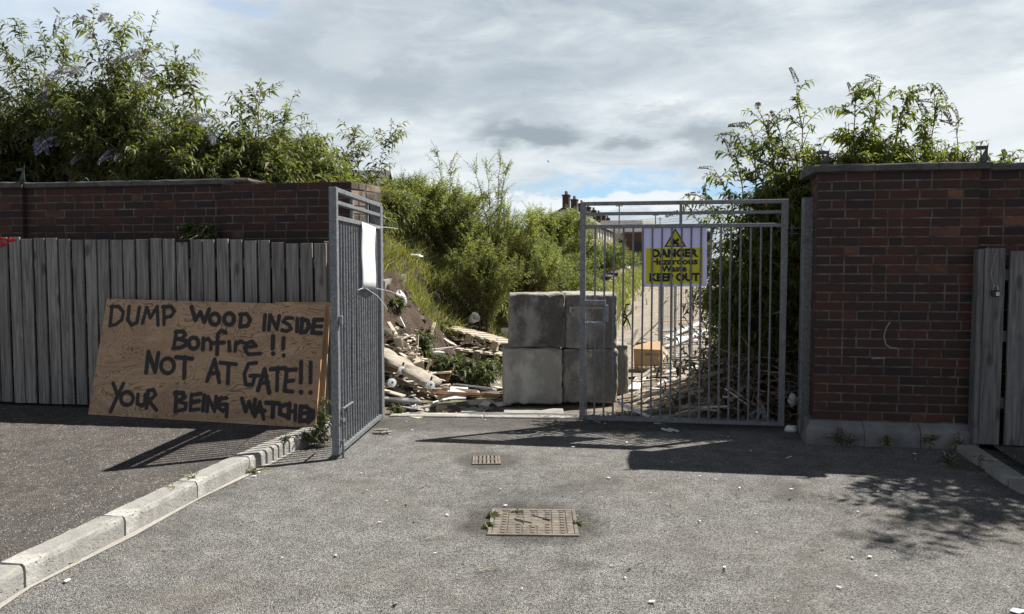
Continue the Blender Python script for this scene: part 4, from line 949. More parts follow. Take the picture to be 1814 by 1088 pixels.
weed('dark sprig growing from the left brick wall above the fence', tuple(at(338, 424, 7.36)), .17, .12, 10, (.09, .26), 'leaf_weed', seed=8, ntw=1)
weed('second dark sprig beside the first on the left brick wall', tuple(at(366, 426, 7.34)), .16, .10, 9, (.09, .26), 'leaf_weed', seed=9, ntw=1)
GP = 'dark weeds in front of the plinth stones'
for k, (px, py, h, lab) in enumerate(((1456, 783, .13, 'thin dark weed before the left plinth stone'), (1487, 790, .18, 'bushy dark weed at the joint right of the left plinth stone'), (1505, 792, .12, 'brown curled weed beside the first plinth joint'),
                                      (1575, 795, .14, 'pale weed before the middle plinth stone'), (1645, 795, .16, 'spiky weed before the right plinth stone'), (1700, 800, .15, 'weed where the plinth meets the right boards'), (1800, 790, .38, 'tall thin weed against the boards at the right edge'), (1683, 830, .16, 'weed at the end of the right kerb'), (1745, 830, .12, 'low weed beside the right gully grate'))):
    weed(lab, WP(px, py), h, h*.35, 5, (h*.28, .28), 'leaf_dead' if k % 3 else 'leaf_weed', GP, seed=20+k, ntw=1)
weed('small weed behind the flush edging by the open gate', WP(703, 733), .09, .09, 9, (.05, .4), seed=31, ntw=1)
weed('green tuft at the top left corner of the manhole cover', WP(872, 916), .035, .05, 10, (.03, .3), seed=32, ntw=0)
weed('green tuft at the left side of the manhole cover', WP(866, 934), .03, .04, 9, (.03, .3), seed=33, ntw=0)
weed('small tuft above the manhole cover edge', WP(915, 910), .02, .05, 8, (.025, .3), seed=34, ntw=0)
weed('tiny weed at the right side of the manhole cover', WP(1022, 930), .025, .03, 7, (.025, .3), seed=35, ntw=0)
GN = 'leafy weeds among the rubbish at the foot of the bank'
for k, (px, py, Y, h, r, n, lab) in enumerate(((800, 655, 9.5, .42, .4, 22, 'drooping leafy weed in front of the sunlit pallet'), (850, 660, 9.4, .38, .36, 20, 'leafy weed beside the concrete block stack'), (752, 640, 9.9, .35, .2, 9, 'leafy weed behind the padded furniture'),
                                               (742, 612, 10.2, .18, .15, 6, 'weed on the bare earth bank'), (700, 566, 10.4, .16, .1, 5, 'weed beside the white crumpled plastic'), (785, 520, 11.6, .22, .22, 9, 'dark low weed on the bank above the bare earth'), (885, 560, 11.5, .35, .25, 12, 'weed behind the top left concrete block'), (870, 600, 10.8, .2, .2, 7, 'weed between pallet and blocks'))):
    x = (px-907)/F*Y; weed(lab, (x, Y, hgt(x, Y)), h, r, n, (.09, .34), 'leaf_weed', GN, ntw=6, seed=40+k, leafn=6, twl=(.12, .3), droop=.8)
# dead branch heap behind the closed gate
def heap(label, cx, cy, rx, ry, h, n, seed, leafn=2600):
    rg = np.random.default_rng(seed); t_ = thing('branch_heap', label, 'branches', (cx, cy, 0), 0, 'heaps of cut branches behind the closed gate'); paths = []; LP = []; LD = []
    for k in range(n):
        an = rg.random()*6.283; r = math.sqrt(rg.random()); x = rx*r*math.cos(an); y = ry*r*math.sin(an); top = h*(1-r*r*.7); z = top*rg.random()
        d = rg.normal(size=3); d[2] *= .35; d /= np.linalg.norm(d); L = rg.uniform(.3, .9); a_ = np.array([x, y, z+.03]); b__ = a_+d*L; b__[2] = max(.02, b__[2]); c = (a_+b__)/2+rg.normal(size=3)*.12
        c[2] = max(.03, c[2]); p = qcurve(a_, c, b__, 7); r0 = rg.uniform(.003, .011); paths.append((p, r0, r0*.4))
        i = rg.integers(0, 7, leafn//n+1); LP.append(p[i]+rg.normal(size=(len(i), 3))*.03); LD.append(rg.normal(size=(len(i), 3))+np.array([0, 0, -.6]))
    V, Fc = tubes(paths, 5); link('branches', npmesh('branches', V, Fc, 'dead_stem', True), t_)
    P = np.concatenate(LP); Dd = np.concatenate(LD); L = rg.uniform(.06, .13, len(P)); V, Fc = leaves(P, Dd, L, L*.35, .5, .35, rg); link('dead_leaves', npmesh('dead_leaves', V, Fc, 'leaf_dead'), t_)
heap('tangled cut branches heaped against the gate post end', 2.6, 7.8, .42, .4, 1.1, 330, 1, 1500)
heap('brown wilted branch heap in the middle behind the closed gate', 2.72, 8.5, .38, .42, 1.35, 260, 2, 1800)
heap('small branch heap behind the leaning pallet', 3.0, 8.2, .7, .5, 1.3, 130, 3, 4000)
# ------------------------------------------------------------------ rubbish
def gpt(px, py, dz=0.):
    Y = 6.; p = None
    d = ray(px, py); t = 6.
    while t < 80:
        p = Vector((0, 0, H))+d*t
        if p.z <= hgt(p.x, p.y)+dz: return p
        t += .02
    return p
def plank(label, p1, p2, w, th, mat, name='plank', cat='plank', group=None, dz=(.03, .03), roll=0., onz=None, ch=.002):
    a_ = gpt(*p1, dz[0]) if len(p1) == 2 else at(*p1); b__ = gpt(*p2, dz[1]) if len(p2) == 2 else at(*p2)
    up = Matrix.Rotation(roll, 3, (b__-a_).normalized()) @ Vector((0, 0, 1))
    m = MB(); m.bar(a_, b__, w, th, up, ch); o = m.build(name, mat); tag(o, label, cat, group); return o
GPk = 'loose planks and battens among the rubbish'
plank('broad white board lying at the foot of the open gate', (676, 708), (744, 712), .15, .025, 'white', group=GPk, dz=(.05, .05), name='board', cat='board', roll=-.5)
plank('long orange brown plank running to the concrete block', (762, 695), (888, 702), .06, .03, 'orange_wood', group=GPk, dz=(.05, .05), roll=-.5)
plank('short orange batten beside the white square board', (745, 690), (800, 700), .03, .02, 'orange_wood', group=GPk, dz=(.06, .04))
plank('long white plank behind the orange plank', (768, 685), (848, 694), .07, .02, 'white', group=GPk, dz=(.08, .08), roll=-.4)
plank('upper white plank close to the pale concrete block', (806, 682), (876, 690), .11, .02, 'white', group=GPk, dz=(.06, .06), roll=-.35)
plank('cream plank lying over dark litter at centre', (836, 700), (880, 706), .07, .015, 'cream', group=GPk, dz=(.04, .04))
plank('pale plank against the flush edging by the open gate', (700, 733), (745, 741), .10, .02, 'cream', group=GPk, dz=(.03, .03))
plank('thin grey plank under the white board', (740, 722), (800, 716), .05, .015, 'grey_panel', group=GPk, dz=(.03, .03))
plank('narrow cream strip behind the edging stones', (745, 733), (830, 735), .04, .015, 'cream', group=GPk, dz=(.03, .03))
plank('white batten sticking up from the earth bank', (727, 600), (708, 562, 10.1), .05, .02, 'white', group=GPk, dz=(.0, .0))
plank('sunlit old plank sloping under the padded furniture', (690, 665), (770, 700), .09, .03, 'old_timber', group=GPk, dz=(.2, .05))
plank('pale plank above the padded furniture', (690, 625), (748, 660), .08, .03, 'cream', group=GPk, dz=(.3, .18))
plank('short weathered plank low on the bank', (676, 582), (722, 612), .10, .03, 'old_timber', group=GPk, dz=(.25, .2))
plank('dark plank below the padded furniture', (676, 690), (735, 690), .16, .03, 'black', group=GPk, dz=(.08, .08))
plank('orange plank lying across the yard behind the wire fence panel', (1155, 571), (1245, 566), .12, .03, 'orange_wood', group=GPk)
plank('long white plank leaning over the rubbish behind the danger sign', (1175, 600), (1246, 570), .12, .03, 'white', group=GPk, dz=(.03, .2))
plank('second white plank behind the branch heap', (1180, 615), (1250, 585), .10, .03, 'white', group=GPk, dz=(.05, .15))
plank('thin dark pole lying on the yard', (1118, 618), (1166, 572), .03, .03, 'black', group=GPk)
plank('pale plank beside the cardboard box', (1160, 650), (1215, 628), .10, .02, 'cream', group=GPk, dz=(.05, .05))
plank('white strip by the foot of the rear concrete block', (1122, 690), (1136, 668), .14, .02, 'white', group=GPk, dz=(.03, .03))
plank('white plank in front of the cardboard box', (1180, 660), (1235, 650), .07, .03, 'white', group=GPk, dz=(.05, .1))
plank('grey plank sloping behind the leaning pallet', (1140, 705), (1245, 650), .10, .03, 'old_timber', group=GPk, dz=(.05, .3))
plank('dark plank below the leaning pallet', (1120, 735), (1215, 722), .12, .03, 'dark_timber', group=GPk, dz=(.04, .04))
plank('cream plank flat on the ground in front of the leaning pallet', (1150, 740), (1235, 735), .09, .02, 'grey_panel', group=GPk)
plank('grey kerb length half buried on the bare earth bank', (672, 505), (712, 492), .16, .12, 'concrete_mid', group=None, name='kerb_length', cat='kerb', dz=(.06, .06))
# flat panels
def panel(label, px, py, w, d, th, rz, mat, tilt=0., tiltx=0., dz=.02, name='panel', group='flat panels and boards among the rubbish', at_=None, irr=0.):
    p = gpt(px, py, 0) if at_ is None else at(*at_)
    m = MB(); n = 4; pts = [(-w/2, -d/2), (w/2, -d/2), (w/2, d/2), (-w/2, d/2)]
    pts = [(a_+random.uniform(-irr, irr)*w, b__+random.uniform(-irr, irr)*d) for a_, b__ in pts]
    m.prism(pts, 0, th); M_ = Matrix.Rotation(rz, 3, 'Z') @ Matrix.Rotation(tilt, 3, 'X') @ Matrix.Rotation(tiltx, 3, 'Y')
    m.v = [M_ @ v+p+Vector((0, 0, dz)) for v in m.v]; o = m.build(name, mat); tag(o, label, 'board', group); return o
panel('large grey flat board in front of the concrete blocks', 945, 733, .66, .20, .012, R(-3), 'grey_panel', R(4), irr=.05)
panel('second thin grey board under the large one', 985, 736, .5, .12, .01, R(-6), 'grey_panel', irr=.05, dz=.008)
panel('small grey panel between the edging and the white square', 838, 731, .25, .16, .012, R(12), 'grey_panel', R(4), irr=.06)
panel('white square board lying in the middle of the opening', 811, 706, .20, .22, .015, R(-4), 'white', R(28), dz=.06, irr=.05)
panel('terracotta coloured tile panel propped upright', 789, 680, .20, .20, .02, R(-35), 'orange_wood', R(55), dz=.12)
panel('pale panel under the white square board', 850, 716, .3, .2, .012, R(25), 'cream', R(5), irr=.1)
panel('white flat board under the white drawer', 1262, 744, .42, .16, .012, R(-8), 'white', irr=.08)
panel('grey flat board beside the white drawer', 1225, 738, .36, .16, .012, R(10), 'grey_panel', R(4), irr=.1)
panel('white sheet behind the cardboard box', 1210, 605, .5, .3, .02, R(15), 'white', R(12), dz=.05, irr=.08)
panel('grey sheet stacked under white planks', 1200, 590, .8, .4, .03, R(5), 'grey_panel', R(6), dz=.05, irr=.06)
panel('cream sheet beside the wire fence panel', 1180, 640, .4, .3, .02, R(40), 'cream', R(10), dz=.04, irr=.1)
# pallets
def pallet(label, loc, rot, mat='old_timber', missing=(), L=1.2, Wd=1.0):
    t_ = thing('pallet', label, 'pallet', loc, 0, 'timber pallets', rot); rnd = random.Random(len(label))
    for k in range(7):
        if k in missing: continue
        m = MB(); m.box((0, -Wd/2+.05+k*(Wd-.1)/6, .135), (L+rnd.uniform(-.03, .02), .095, .018), Matrix.Rotation(rnd.uniform(-.02, .02), 3, 'Z'), ch=.002); m.build('deck_board', mat, t_)
    for x in (-L/2+.05, 0, L/2-.05):
        m = MB(); m.box((x, 0, .115), (.10, Wd, .02), ch=.002); m.build('stringer', mat, t_)
        for y in (-Wd/2+.06, 0, Wd/2-.06): m = MB(); m.box((x, y, .062), (.10, .10, .085), ch=.003); m.build('block', mat, t_)
        m = MB(); m.box((x, 0, .01), (.10, Wd, .018), ch=.002); m.build('bottom_board', mat, t_)
    return t_
p = gpt(850, 632); pallet('sunlit pallet lying on rubbish below the grassy bank', (p.x, p.y+.2, p.z+.20), (R(14), R(6), R(72)), missing=())
p = gpt(845, 640); pallet('second sunlit pallet lying under the first one', (p.x+.1, p.y+.15, p.z+.03), (R(6), R(3), R(80)))
pallet('shaded pallet leaning behind the bars of the closed gate', tuple(at(1190, 712, 8.1)+Vector((0, 0, -.10))), (R(12), R(-17), R(-8)), 'old_timber', missing=(2,), L=1.05)
pallet('broken dark pallet lying under the leaning one', tuple(at(1205, 730, 8.15)+Vector((0, 0, -.03))), (R(8), R(-6), R(12)), 'dark_timber', missing=(4,))
p = gpt(694, 640); pallet('broken pallet half hidden behind the open gate leaf', (p.x-.35, p.y+.25, p.z-.12), (R(12), R(-8), R(24)), missing=(1, 3))
# padded furniture on castors
A_, B_ = at(672, 622, 8.75), at(770, 682, 8.2)
pf = thing('broken_sofa', 'broken beige padded furniture piece with castor wheels lying among rubbish', 'furniture', tuple(A_.lerp(B_, .5)))
m = MB(); N = 22; K = 14; d = (B_-A_).normalized(); sx_ = d.cross(Vector((0, 0, 1))).normalized(); sz_ = sx_.cross(d)
for i in range(N+1):
    t = i/N; c = A_.lerp(B_, t); sc = (1-.12*t)*(1+.09*math.sin(t*22)+.05*math.sin(t*9))*(.75 if i in (0, N) else 1)
    for k in range(K):
        an = 2*math.pi*k/K; w_ = 1+.30*mn.noise(Vector((t*6, math.cos(an), math.sin(an))))
        m.v.append(c+sx_*math.cos(an)*.16*sc*w_+sz_*math.sin(an)*.062*sc*w_)
for i in range(N):
    for k in range(K): m.f.append([i*K+k, i*K+(k+1) % K, (i+1)*K+(k+1) % K, (i+1)*K+k])
m.f.append(list(range(K))[::-1]); m.f.append([N*K+k for k in range(K)]); m.build('padding', 'dirty_fabric', pf, world=True, smooth=True)
m = MB(); m.bar(A_+Vector((0, -.12, -.09)), B_+Vector((.02, -.06, -.05)), .05, .03); m.build('rail', 'dark_timber', pf, world=True)
for (px, py, Y) in ((712, 656, 8.35), (694, 678, 8.15), (762, 682, 8.0)):
    c = at(px, py, Y); ax = Vector((.45, -.85, .2)).normalized(); m = MB()
    m.tube([c-ax*.022, c+ax*.022], .048, 18); m.tube([c+ax*.021, c+ax*.026], .036, 18, .030); o = m.build('castor_wheel', 'white', pf, world=True)
    m = MB(); m.tube([c+ax*.027, c+ax*.029], .012, 10); h_ = m.build('axle', 'dark_metal', o); h_.parent = o
    h_.data.transform(mtx(pf).inverted())
    m = MB(); m.tube([c-ax*.03, c-ax*.03+Vector((.03, .02, .09))], .012, 8); m.build('castor_stem', 'dark_metal', pf, world=True)
# cardboard box
cb = thing('cardboard_box', 'brown printed cardboard box standing in the yard behind the gate bars', 'box', tuple(gpt(1152, 662)+Vector((0, .12, 0))), R(-12))
m = MB(); w2, d2, hh = .20, .16, .36
m.add([(-w2, -d2, 0), (w2, -d2, 0), (w2, d2, 0), (-w2, d2, 0), (-w2-.015, -d2-.01, hh), (w2-.005, -d2+.02, hh-.01), (w2, d2, hh+.02), (-w2, d2, hh)], [(0, 1, 5, 4), (1, 2, 6, 5), (2, 3, 7, 6), (3, 0, 4, 7), (4, 5, 6, 7), (3, 2, 1, 0)]); m.build('carton', 'cardboard', cb)
for pts in ([(-.19, .35), (-.05, .46), (.17, .45), (.19, .35)],):
    m = MB(); m.add([(-w2-.015, -d2-.012, hh+.002), (w2-.005, -d2+.018, hh-.008), (w2-.02, d2-.02, hh+.09), (-w2+.01, d2-.05, hh+.07)], [(0, 1, 2, 3)]); o = m.build('flap', 'cardboard', cb); s_ = o.modifiers.new('s', 'SOLIDIFY'); s_.thickness = .006
def prt(m, x0, z0_, x1, z1_): m.add([(x, -d2-.006+.03*(x+.2)/.4*(z/hh) -.012*(z/hh)-.003, z) for x, z in ((x0, z0_), (x1, z0_), (x1, z1_), (x0, z1_))], [(0, 1, 2, 3)])
m = MB()
for k in range(6): prt(m, -.05+k*.012, .27, -.043+k*.012, .30)
for k in range(7): prt(m, .02+k*.018, .285, .032+k*.018, .295); prt(m, .03+k*.015, .262, .040+k*.015, .270)
prt(m, .07, .11, .075, .22); prt(m, .12, .11, .125, .22); prt(m, .07, .215, .125, .22); prt(m, .07, .11, .125, .115); prt(m, .095, .05, .10, .10); prt(m, .08, .07, .115, .075)
m.build('printing', 'print', cb)
# white drawer
dr = thing('drawer', 'broken white drawer tipped on its side behind the closed gate', 'drawer', tuple(at(1322, 745, 7.55)), 0, None, (R(12), R(-28), R(-14)))
for (c_, s_) in (((0, -.16, .06), (.42, .018, .14)), ((0, .16, .06), (.42, .018, .14)), ((-.21, 0, .06), (.018, .30, .12)), ((.21, 0, .07), (.02, .36, .18))):
    m = MB(); m.box(c_, s_, ch=.002); m.build('side', 'white_clean', dr)
m = MB(); m.box((0, 0, .0), (.40, .30, .008)); m.build('base', 'grey_panel', dr)
# plastic things
def crumple(label, px, py, Y, s, mat='white', name='plastic_bag', cat='plastic bag', seed=1, sq=(1, 1, .7)):
    c = at(px, py, Y) if Y < 7.5 else gpt(px, py+3)+Vector((0, 0, s*.4)); nu, nv = 14, 9; V = []
    for i in range(nv+1):
        for k in range(nu):
            th_ = math.pi*i/nv; ph = 2*math.pi*k/nu; v = Vector((math.sin(th_)*math.cos(ph)*sq[0], math.sin(th_)*math.sin(ph)*sq[1], math.cos(th_)*sq[2]))
            V.append(tuple(v*s*(1+.45*mn.noise(v*2.2+Vector((seed*5, 0, 0)))+.2*mn.noise(v*6+Vector((0, seed*3, 0))))))
    Fc = [[i*nu+k, (i+1)*nu+k, (i+1)*nu+(k+1) % nu, i*nu+(k+1) % nu] for i in range(nv) for k in range(nu)]
    o = link(name, npmesh(name, np.array(V), np.array(Fc), mat)); o.location = c; tag(o, label, cat); return o
crumple('pale blue white plastic bag above the terracotta panel', 782, 660, 8.6, .10, 'white_clean', seed=2)
crumple('crumpled white plastic snagged on the earth bank', 708, 535, 10.3, .11, 'white', seed=3, sq=(.8, .8, 1.2))
crumple('small white plastic scrap left of the crumpled plastic', 695, 527, 10.4, .06, 'white', seed=5, sq=(1.8, .6, .4))
crumple('white rag high in the bank grass', 733, 455, 12.2, .10, 'white', seed=6, sq=(1.6, .8, .35))
crumple('white plastic scrap beyond the yard grass', 1106, 475, 40, .32, 'white', seed=7, sq=(1.3, .8, .6))
crumple('bluish plastic sheet litter far across the yard', 1127, 474, 42, .6, 'white_clean', seed=8, sq=(1.6, .8, .2))
crumple('white broken pot lying by the foot of the right gate post', 1401, 760, 6.75, .055, 'white', seed=9, name='broken_pot', cat='pot')
crumple('white plastic piece between gate and post', 1404, 708, 7.0, .06, 'white', seed=10, sq=(.7, .7, 1.1))
crumple('white plastic lump in front of the leaning pallet', 1165, 752, 7.1, .03, 'white', seed=12, sq=(1.6, 1, .5))
crumple('dark rubbish bag far in the yard beyond the blocks', 1067, 493, 22, .30, 'black', 'rubbish_bag', 'rubbish', seed=13, sq=(1.6, .8, .5))
crumple('dark rubbish heap on the far yard edge', 1075, 487, 27, .35, 'black', 'rubbish_bag', 'rubbish', seed=14, sq=(1.9, .8, .45))
crumple('clear white plastic netting behind the blocks', 872, 552, 10.9, .12, 'white', seed=15, sq=(.5, .5, 1.2))
bk = thing('bucket', 'dirty white plastic bucket tipped over on the bank', 'bucket', tuple(gpt(832, 572)+Vector((0, 0, .03))), 0, None, (R(60), R(20), R(35)))
bk.scale = (.72, .72, .72)
m = MB(); m.tube([(0, 0, 0), (0, 0, .1), (0, 0, .24)], .09, 18, .12, caps=False); m.tube([(0, 0, 0), (0, 0, .002)], .09, 18); o = m.build('tub', 'white', bk, smooth=True); s_ = o.modifiers.new('s', 'SOLIDIFY'); s_.thickness = .006
m = MB(); m.tube([(.12*math.cos(t), .12*math.sin(t), .24) for t in np.linspace(0, 2*math.pi, 20)], .007, 6); m.build('rim', 'white', bk)
m = MB(); m.tube([(.12*math.cos(t), 0, .24+.1*math.sin(t)) for t in np.linspace(0, math.pi, 12)], .003, 6); m.build('handle', 'steel', bk)
plb = thing('plastic_tub', 'white square plastic tub on the pallet beside the dark block', 'tub', tuple(gpt(893, 598)+Vector((0, 0, .02))), R(25))
m = MB(); m.add([(-.09, -.09, 0), (.09, -.09, 0), (.09, .09, 0), (-.09, .09, 0), (-.11, -.11, .15), (.11, -.11, .15), (.11, .11, .15), (-.11, .11, .15)], [(0, 1, 5, 4), (1, 2, 6, 5), (2, 3, 7, 6), (3, 0, 4, 7), (3, 2, 1, 0), (4, 5, 6, 7)]); m.build('body', 'white', plb)
m = MB(); m.box((0, 0, .155), (.235, .235, .015), ch=.003); m.build('rim', 'white', plb)
m = MB(); c = at(1110, 557, 7.2)     # black twisted strap on the bars
bs = thing('cable_loop', 'black twisted cable tied round the bars of the closed gate', 'cable', tuple(at(1110, 557, 7.03)))
for pts in ([(1117, 538), (1109, 540), (1106, 552), (1110, 563), (1104, 577)], [(1103, 560), (1112, 566), (1116, 577)], [(1103, 556), (1112, 560), (1119, 551)]):
    m = MB(); m.tube([at(a_, b__, 7.0) for a_, b__ in pts], .009, 7, .007); m.build('strand', 'black', bs, world=True, smooth=True)
# wire fence panel standing in the yard
hf = thing('wire_fence_panel', 'temporary wire mesh fence panels standing in the yard behind the danger sign', 'fence', tuple(gpt(1185, 655)))
b0 = hf.location.copy()
def hp(x, y, z): return b0+Vector((x, y, z))
for (x, y, h_) in ((-.15, 0, 2.0), (-.09, .1, 2.0), (.02, -.02, 2.05), (.46, .5, 1.95), (.10, .06, 2.0)):
    m = MB(); m.tube([hp(x, y, 0), hp(x, y, h_)], .019, 10); m.build('upright', 'steel', hf, world=True)
for (x0_, y0_, x1_, y1_) in ((.02, -.02, .46, .5), (-.15, 0, .10, .06)):
    m = MB()
    for k in range(13):
        t = k/12; m.tube([hp(x0_+(x1_-x0_)*t, y0_+(y1_-y0_)*t, .15), hp(x0_+(x1_-x0_)*t, y0_+(y1_-y0_)*t, 1.9)], .0025, 4)
    for z in np.linspace(.15, 1.9, 9): m.tube([hp(x0_, y0_, z), hp(x1_, y1_, z)], .0025, 4)
    m.build('mesh_infill', 'steel', hf, world=True)
# shards and scraps
def scrap(px, py, s, mat, label, group, rz, irr=.35, th=.006, tilt=.15, dz=.004):
    p = gpt(px, py, 0) if py < 742 else gd(px, py, .002); n = random.randint(4, 6); pts = []
    for k in range(n): a_ = 2*math.pi*k/n; r = s*random.uniform(1-irr, 1+irr); pts.append((r*math.cos(a_), r*.55*math.sin(a_)))
    m = MB(); m.prism(pts, 0, th); M_ = Matrix.Rotation(rz, 3, 'Z') @ Matrix.Rotation(random.uniform(-tilt, tilt), 3, 'X') @ Matrix.Rotation(random.uniform(-tilt, tilt), 3, 'Y')
    m.v = [M_ @ v+p+Vector((0, 0, dz)) for v in m.v]; o = m.build('scrap', mat); tag(o, label, 'scrap', group)
rnd = random.Random(11)
for k in range(70):
    scrap(rnd.uniform(672, 790), rnd.uniform(700, 742), rnd.uniform(.02, .06), rnd.choice(['white', 'white_clean', 'grey_panel', 'black', 'white']), 'broken white and grey shard littering the ground by the open gate', 'broken shards beside the open gate', rnd.uniform(0, 6), tilt=.5, dz=.01)
for k in range(60):
    scrap(rnd.uniform(770, 895), rnd.uniform(665, 738), rnd.uniform(.02, .08), rnd.choice(['cream', 'old_timber', 'grey_panel', 'white', 'dark_timber']), 'small wood or plaster scrap in the middle of the opening', 'wood and plaster scraps in the opening', rnd.uniform(0, 6), tilt=.4, dz=.01)
for k in range(80):
    scrap(rnd.uniform(1120, 1290), rnd.uniform(590, 742), rnd.uniform(.03, .10), rnd.choice(['cream', 'old_timber', 'grey_panel', 'white', 'dark_timber', 'orange_wood']), 'rubbish scrap on the ground behind the closed gate', 'rubbish scraps behind the closed gate', rnd.uniform(0, 6), tilt=.5, dz=.015)
for k in range(46):
    px = rnd.uniform(690, 890); scrap(px, rnd.uniform(530, 670), rnd.uniform(.02, .09), rnd.choice(['cream', 'old_timber', 'dirt', 'concrete_mid', 'dark_timber']), 'earthy scrap or stone on the slope of the bank', 'stones and scraps on the bank', rnd.uniform(0, 6), tilt=.6, dz=.03, th=.03)
for k in range(34):
    scrap(rnd.uniform(690, 892), rnd.uniform(672, 736), rnd.uniform(.07, .17), rnd.choice(['white', 'white', 'cream', 'grey_panel', 'white_clean', 'orange_wood']), 'broken piece of white or cream board lying flat in the opening', 'broken board pieces in the opening', rnd.uniform(0, 6), tilt=.25, dz=.02, th=.012)
# sticks jumbled at the left heap
for k in range(34):
    px = rnd.uniform(672, 770); py = rnd.uniform(590, 700); p = gpt(px, py, .1); d = Vector((rnd.uniform(-1, 1), rnd.uniform(-.5, .5), rnd.uniform(-.25, .35))).normalized()*rnd.uniform(.12, .38)
    m = MB(); m.bar(p-d/2+Vector((0, 0, .06)), p+d/2+Vector((0, 0, .06)), rnd.uniform(.02, .07), rnd.uniform(.01, .025)); o = m.build('batten', rnd.choice(['old_timber', 'cream', 'dark_timber', 'white', 'old_timber'])); tag(o, 'broken batten in the wood heap behind the open gate', 'batten', 'broken battens in the wood heap')
for k in range(30):
    px = rnd.uniform(1120, 1260); py = rnd.uniform(600, 740); p = gpt(px, py, .1); d = Vector((rnd.uniform(-1, 1), rnd.uniform(-.6, .6), rnd.uniform(-.2, .3))).normalized()*rnd.uniform(.15, .5)
    m = MB(); m.bar(p-d/2+Vector((0, 0, .05)), p+d/2+Vector((0, 0, .05)), rnd.uniform(.02, .08), rnd.uniform(.01, .03)); o = m.build('batten', rnd.choice(['old_timber', 'cream', 'dark_timber', 'white', 'grey_panel'])); tag(o, 'broken batten lying in the rubbish behind the closed gate', 'batten', 'broken battens behind the closed gate')
for k in range(46):
    px = rnd.uniform(674, 800); py = rnd.uniform(600, 705)+(px-674)*.1; p = gpt(px, min(py, 735), .06); d = Vector((rnd.uniform(-1, 1), rnd.uniform(-.7, .3), rnd.uniform(-.3, .3))).normalized()*rnd.uniform(.18, .55)
    m = MB(); m.bar(p-d/2+Vector((0, 0, .07)), p+d/2+Vector((0, 0, .07)), rnd.uniform(.03, .11), rnd.uniform(.010, .022), ch=.002); o = m.build('broken_board', rnd.choice(['old_timber', 'cream', 'white', 'white', 'grey_panel', 'cream'])); tag(o, 'pale broken board in the spill of wood behind the open gate', 'board', 'pale broken boards behind the open gate')
for k in range(56):
    px = rnd.uniform(1125, 1390); py = rnd.uniform(660 if px > 1260 else 600, 745); p = gpt(px, min(py, 742), .06) if px < 1260 else at(px, py, rnd.uniform(7.3, 7.7)); p.z = max(p.z, .03); d = Vector((rnd.uniform(-1, 1), rnd.uniform(-.35, .35), rnd.uniform(-.35, .35))).normalized()*rnd.uniform(.15, .45)
    m = MB(); m.bar(p-d/2+Vector((0, 0, .05)), p+d/2+Vector((0, 0, .05)), rnd.uniform(.02, .09), rnd.uniform(.010, .022), ch=.002); o = m.build('broken_board', rnd.choice(['old_timber', 'cream', 'old_timber', 'white', 'grey_panel', 'dark_timber'])); tag(o, 'broken board lying under the branches behind the closed gate', 'board', 'broken boards under the branches behind the closed gate')
# litter on the road
spots = [(895, 897, .022), (792, 914, .02), (1310, 866, .025), (1402, 868, .022), (1015, 793, .02), (1078, 848, .02), (1153, 875, .015), (672, 927, .015), (1065, 882, .012), (1268, 851, .015), (1030, 874, .014), (688, 806, .016), (640, 840, .013), (887, 868, .014), (816, 835, .012), (1487, 1043, .022), (1284, 1007, .02), (1540, 988, .02), (1800, 1085, .05), (925, 1045, .012), (1154, 1068, .02), (1510, 990, .015), (1240, 845, .015), (1240, 925, .014), (770, 982, .012), (1108, 1026, .012), (450, 845, .03), (458, 838, .02), (1620, 805, .02), (1330, 800, .014), (1400, 810, .014), (1240, 792, .014), (1290, 775, .016), (1110, 785, .02), (1396, 812, .02), (120, 1030, .03), (690, 770, .02), (730, 763, .018), (1500, 885, .012), (1555, 872, .012), (720, 748, .02), (860, 745, .015), (650, 870, .01), (500, 990, .01), (980, 760, .012), (1340, 945, .012)]
for (px, py, s) in spots: scrap(px, py, s*.72, 'white', 'small white flake of litter lying on the tarmac', 'white flakes of litter on the tarmac', rnd.uniform(0, 6), tilt=.1, th=.005)
for k in range(34): scrap(rnd.uniform(560, 1800), 745+340*rnd.random()**1.6, rnd.uniform(.005, .011), rnd.choice(['white', 'cream', 'black', 'cream']), 'tiny stone or chip on the tarmac', 'tiny chips scattered on the tarmac', rnd.uniform(0, 6), th=.005)
for k in range(2):
    p = gd(1181+k*12, 764); m = MB(); m.box(p+Vector((0, 0, .012)), (.028, .13, .014), R(28), ch=.002); o = m.build('plastic_strip', 'white_clean'); tag(o, ['left of two short white plastic strips on the shaded tarmac', 'right of two short white plastic strips on the shaded tarmac'][k], 'strip', 'short white strips on the tarmac')
for (p1, p2, lab) in (((848, 1012), (888, 1005), 'long straw like twig on the lower tarmac'), ((752, 955), (795, 948), 'bent twig on the tarmac left of the manhole'), ((794, 979), (815, 979), 'short pale stick on the tarmac'), ((675, 768), (694, 764), 'brown twig beside the open gate bottom'), ((800, 788), (812, 786), 'small dark twig below the edging'), ((85, 1012+0, ), (140, 992), 'thin white strip lying against the kerb')):
    a_, b__ = gd(*p1, .012), gd(*p2, .012); m = MB(); m.tube([a_, a_.lerp(b__, .5)+Vector((.0, .01, .004)), b__], .004, 5, .002); o = m.build('twig', 'pale_stem'); tag(o, lab, 'twig', 'twigs and strips on the tarmac')
wb = thing('wood_fragment', 'little heap of orange brown wood splinters by the open gate', 'wood', tuple(gd(681, 768)))
for k in range(5): m = MB(); m.box((random.uniform(-.05, .05), random.uniform(-.03, .03), .01+.008*k), (.10, .02, .008), random.uniform(-.6, .6)); m.build('splinter', 'old_timber', wb)
gr_ = []
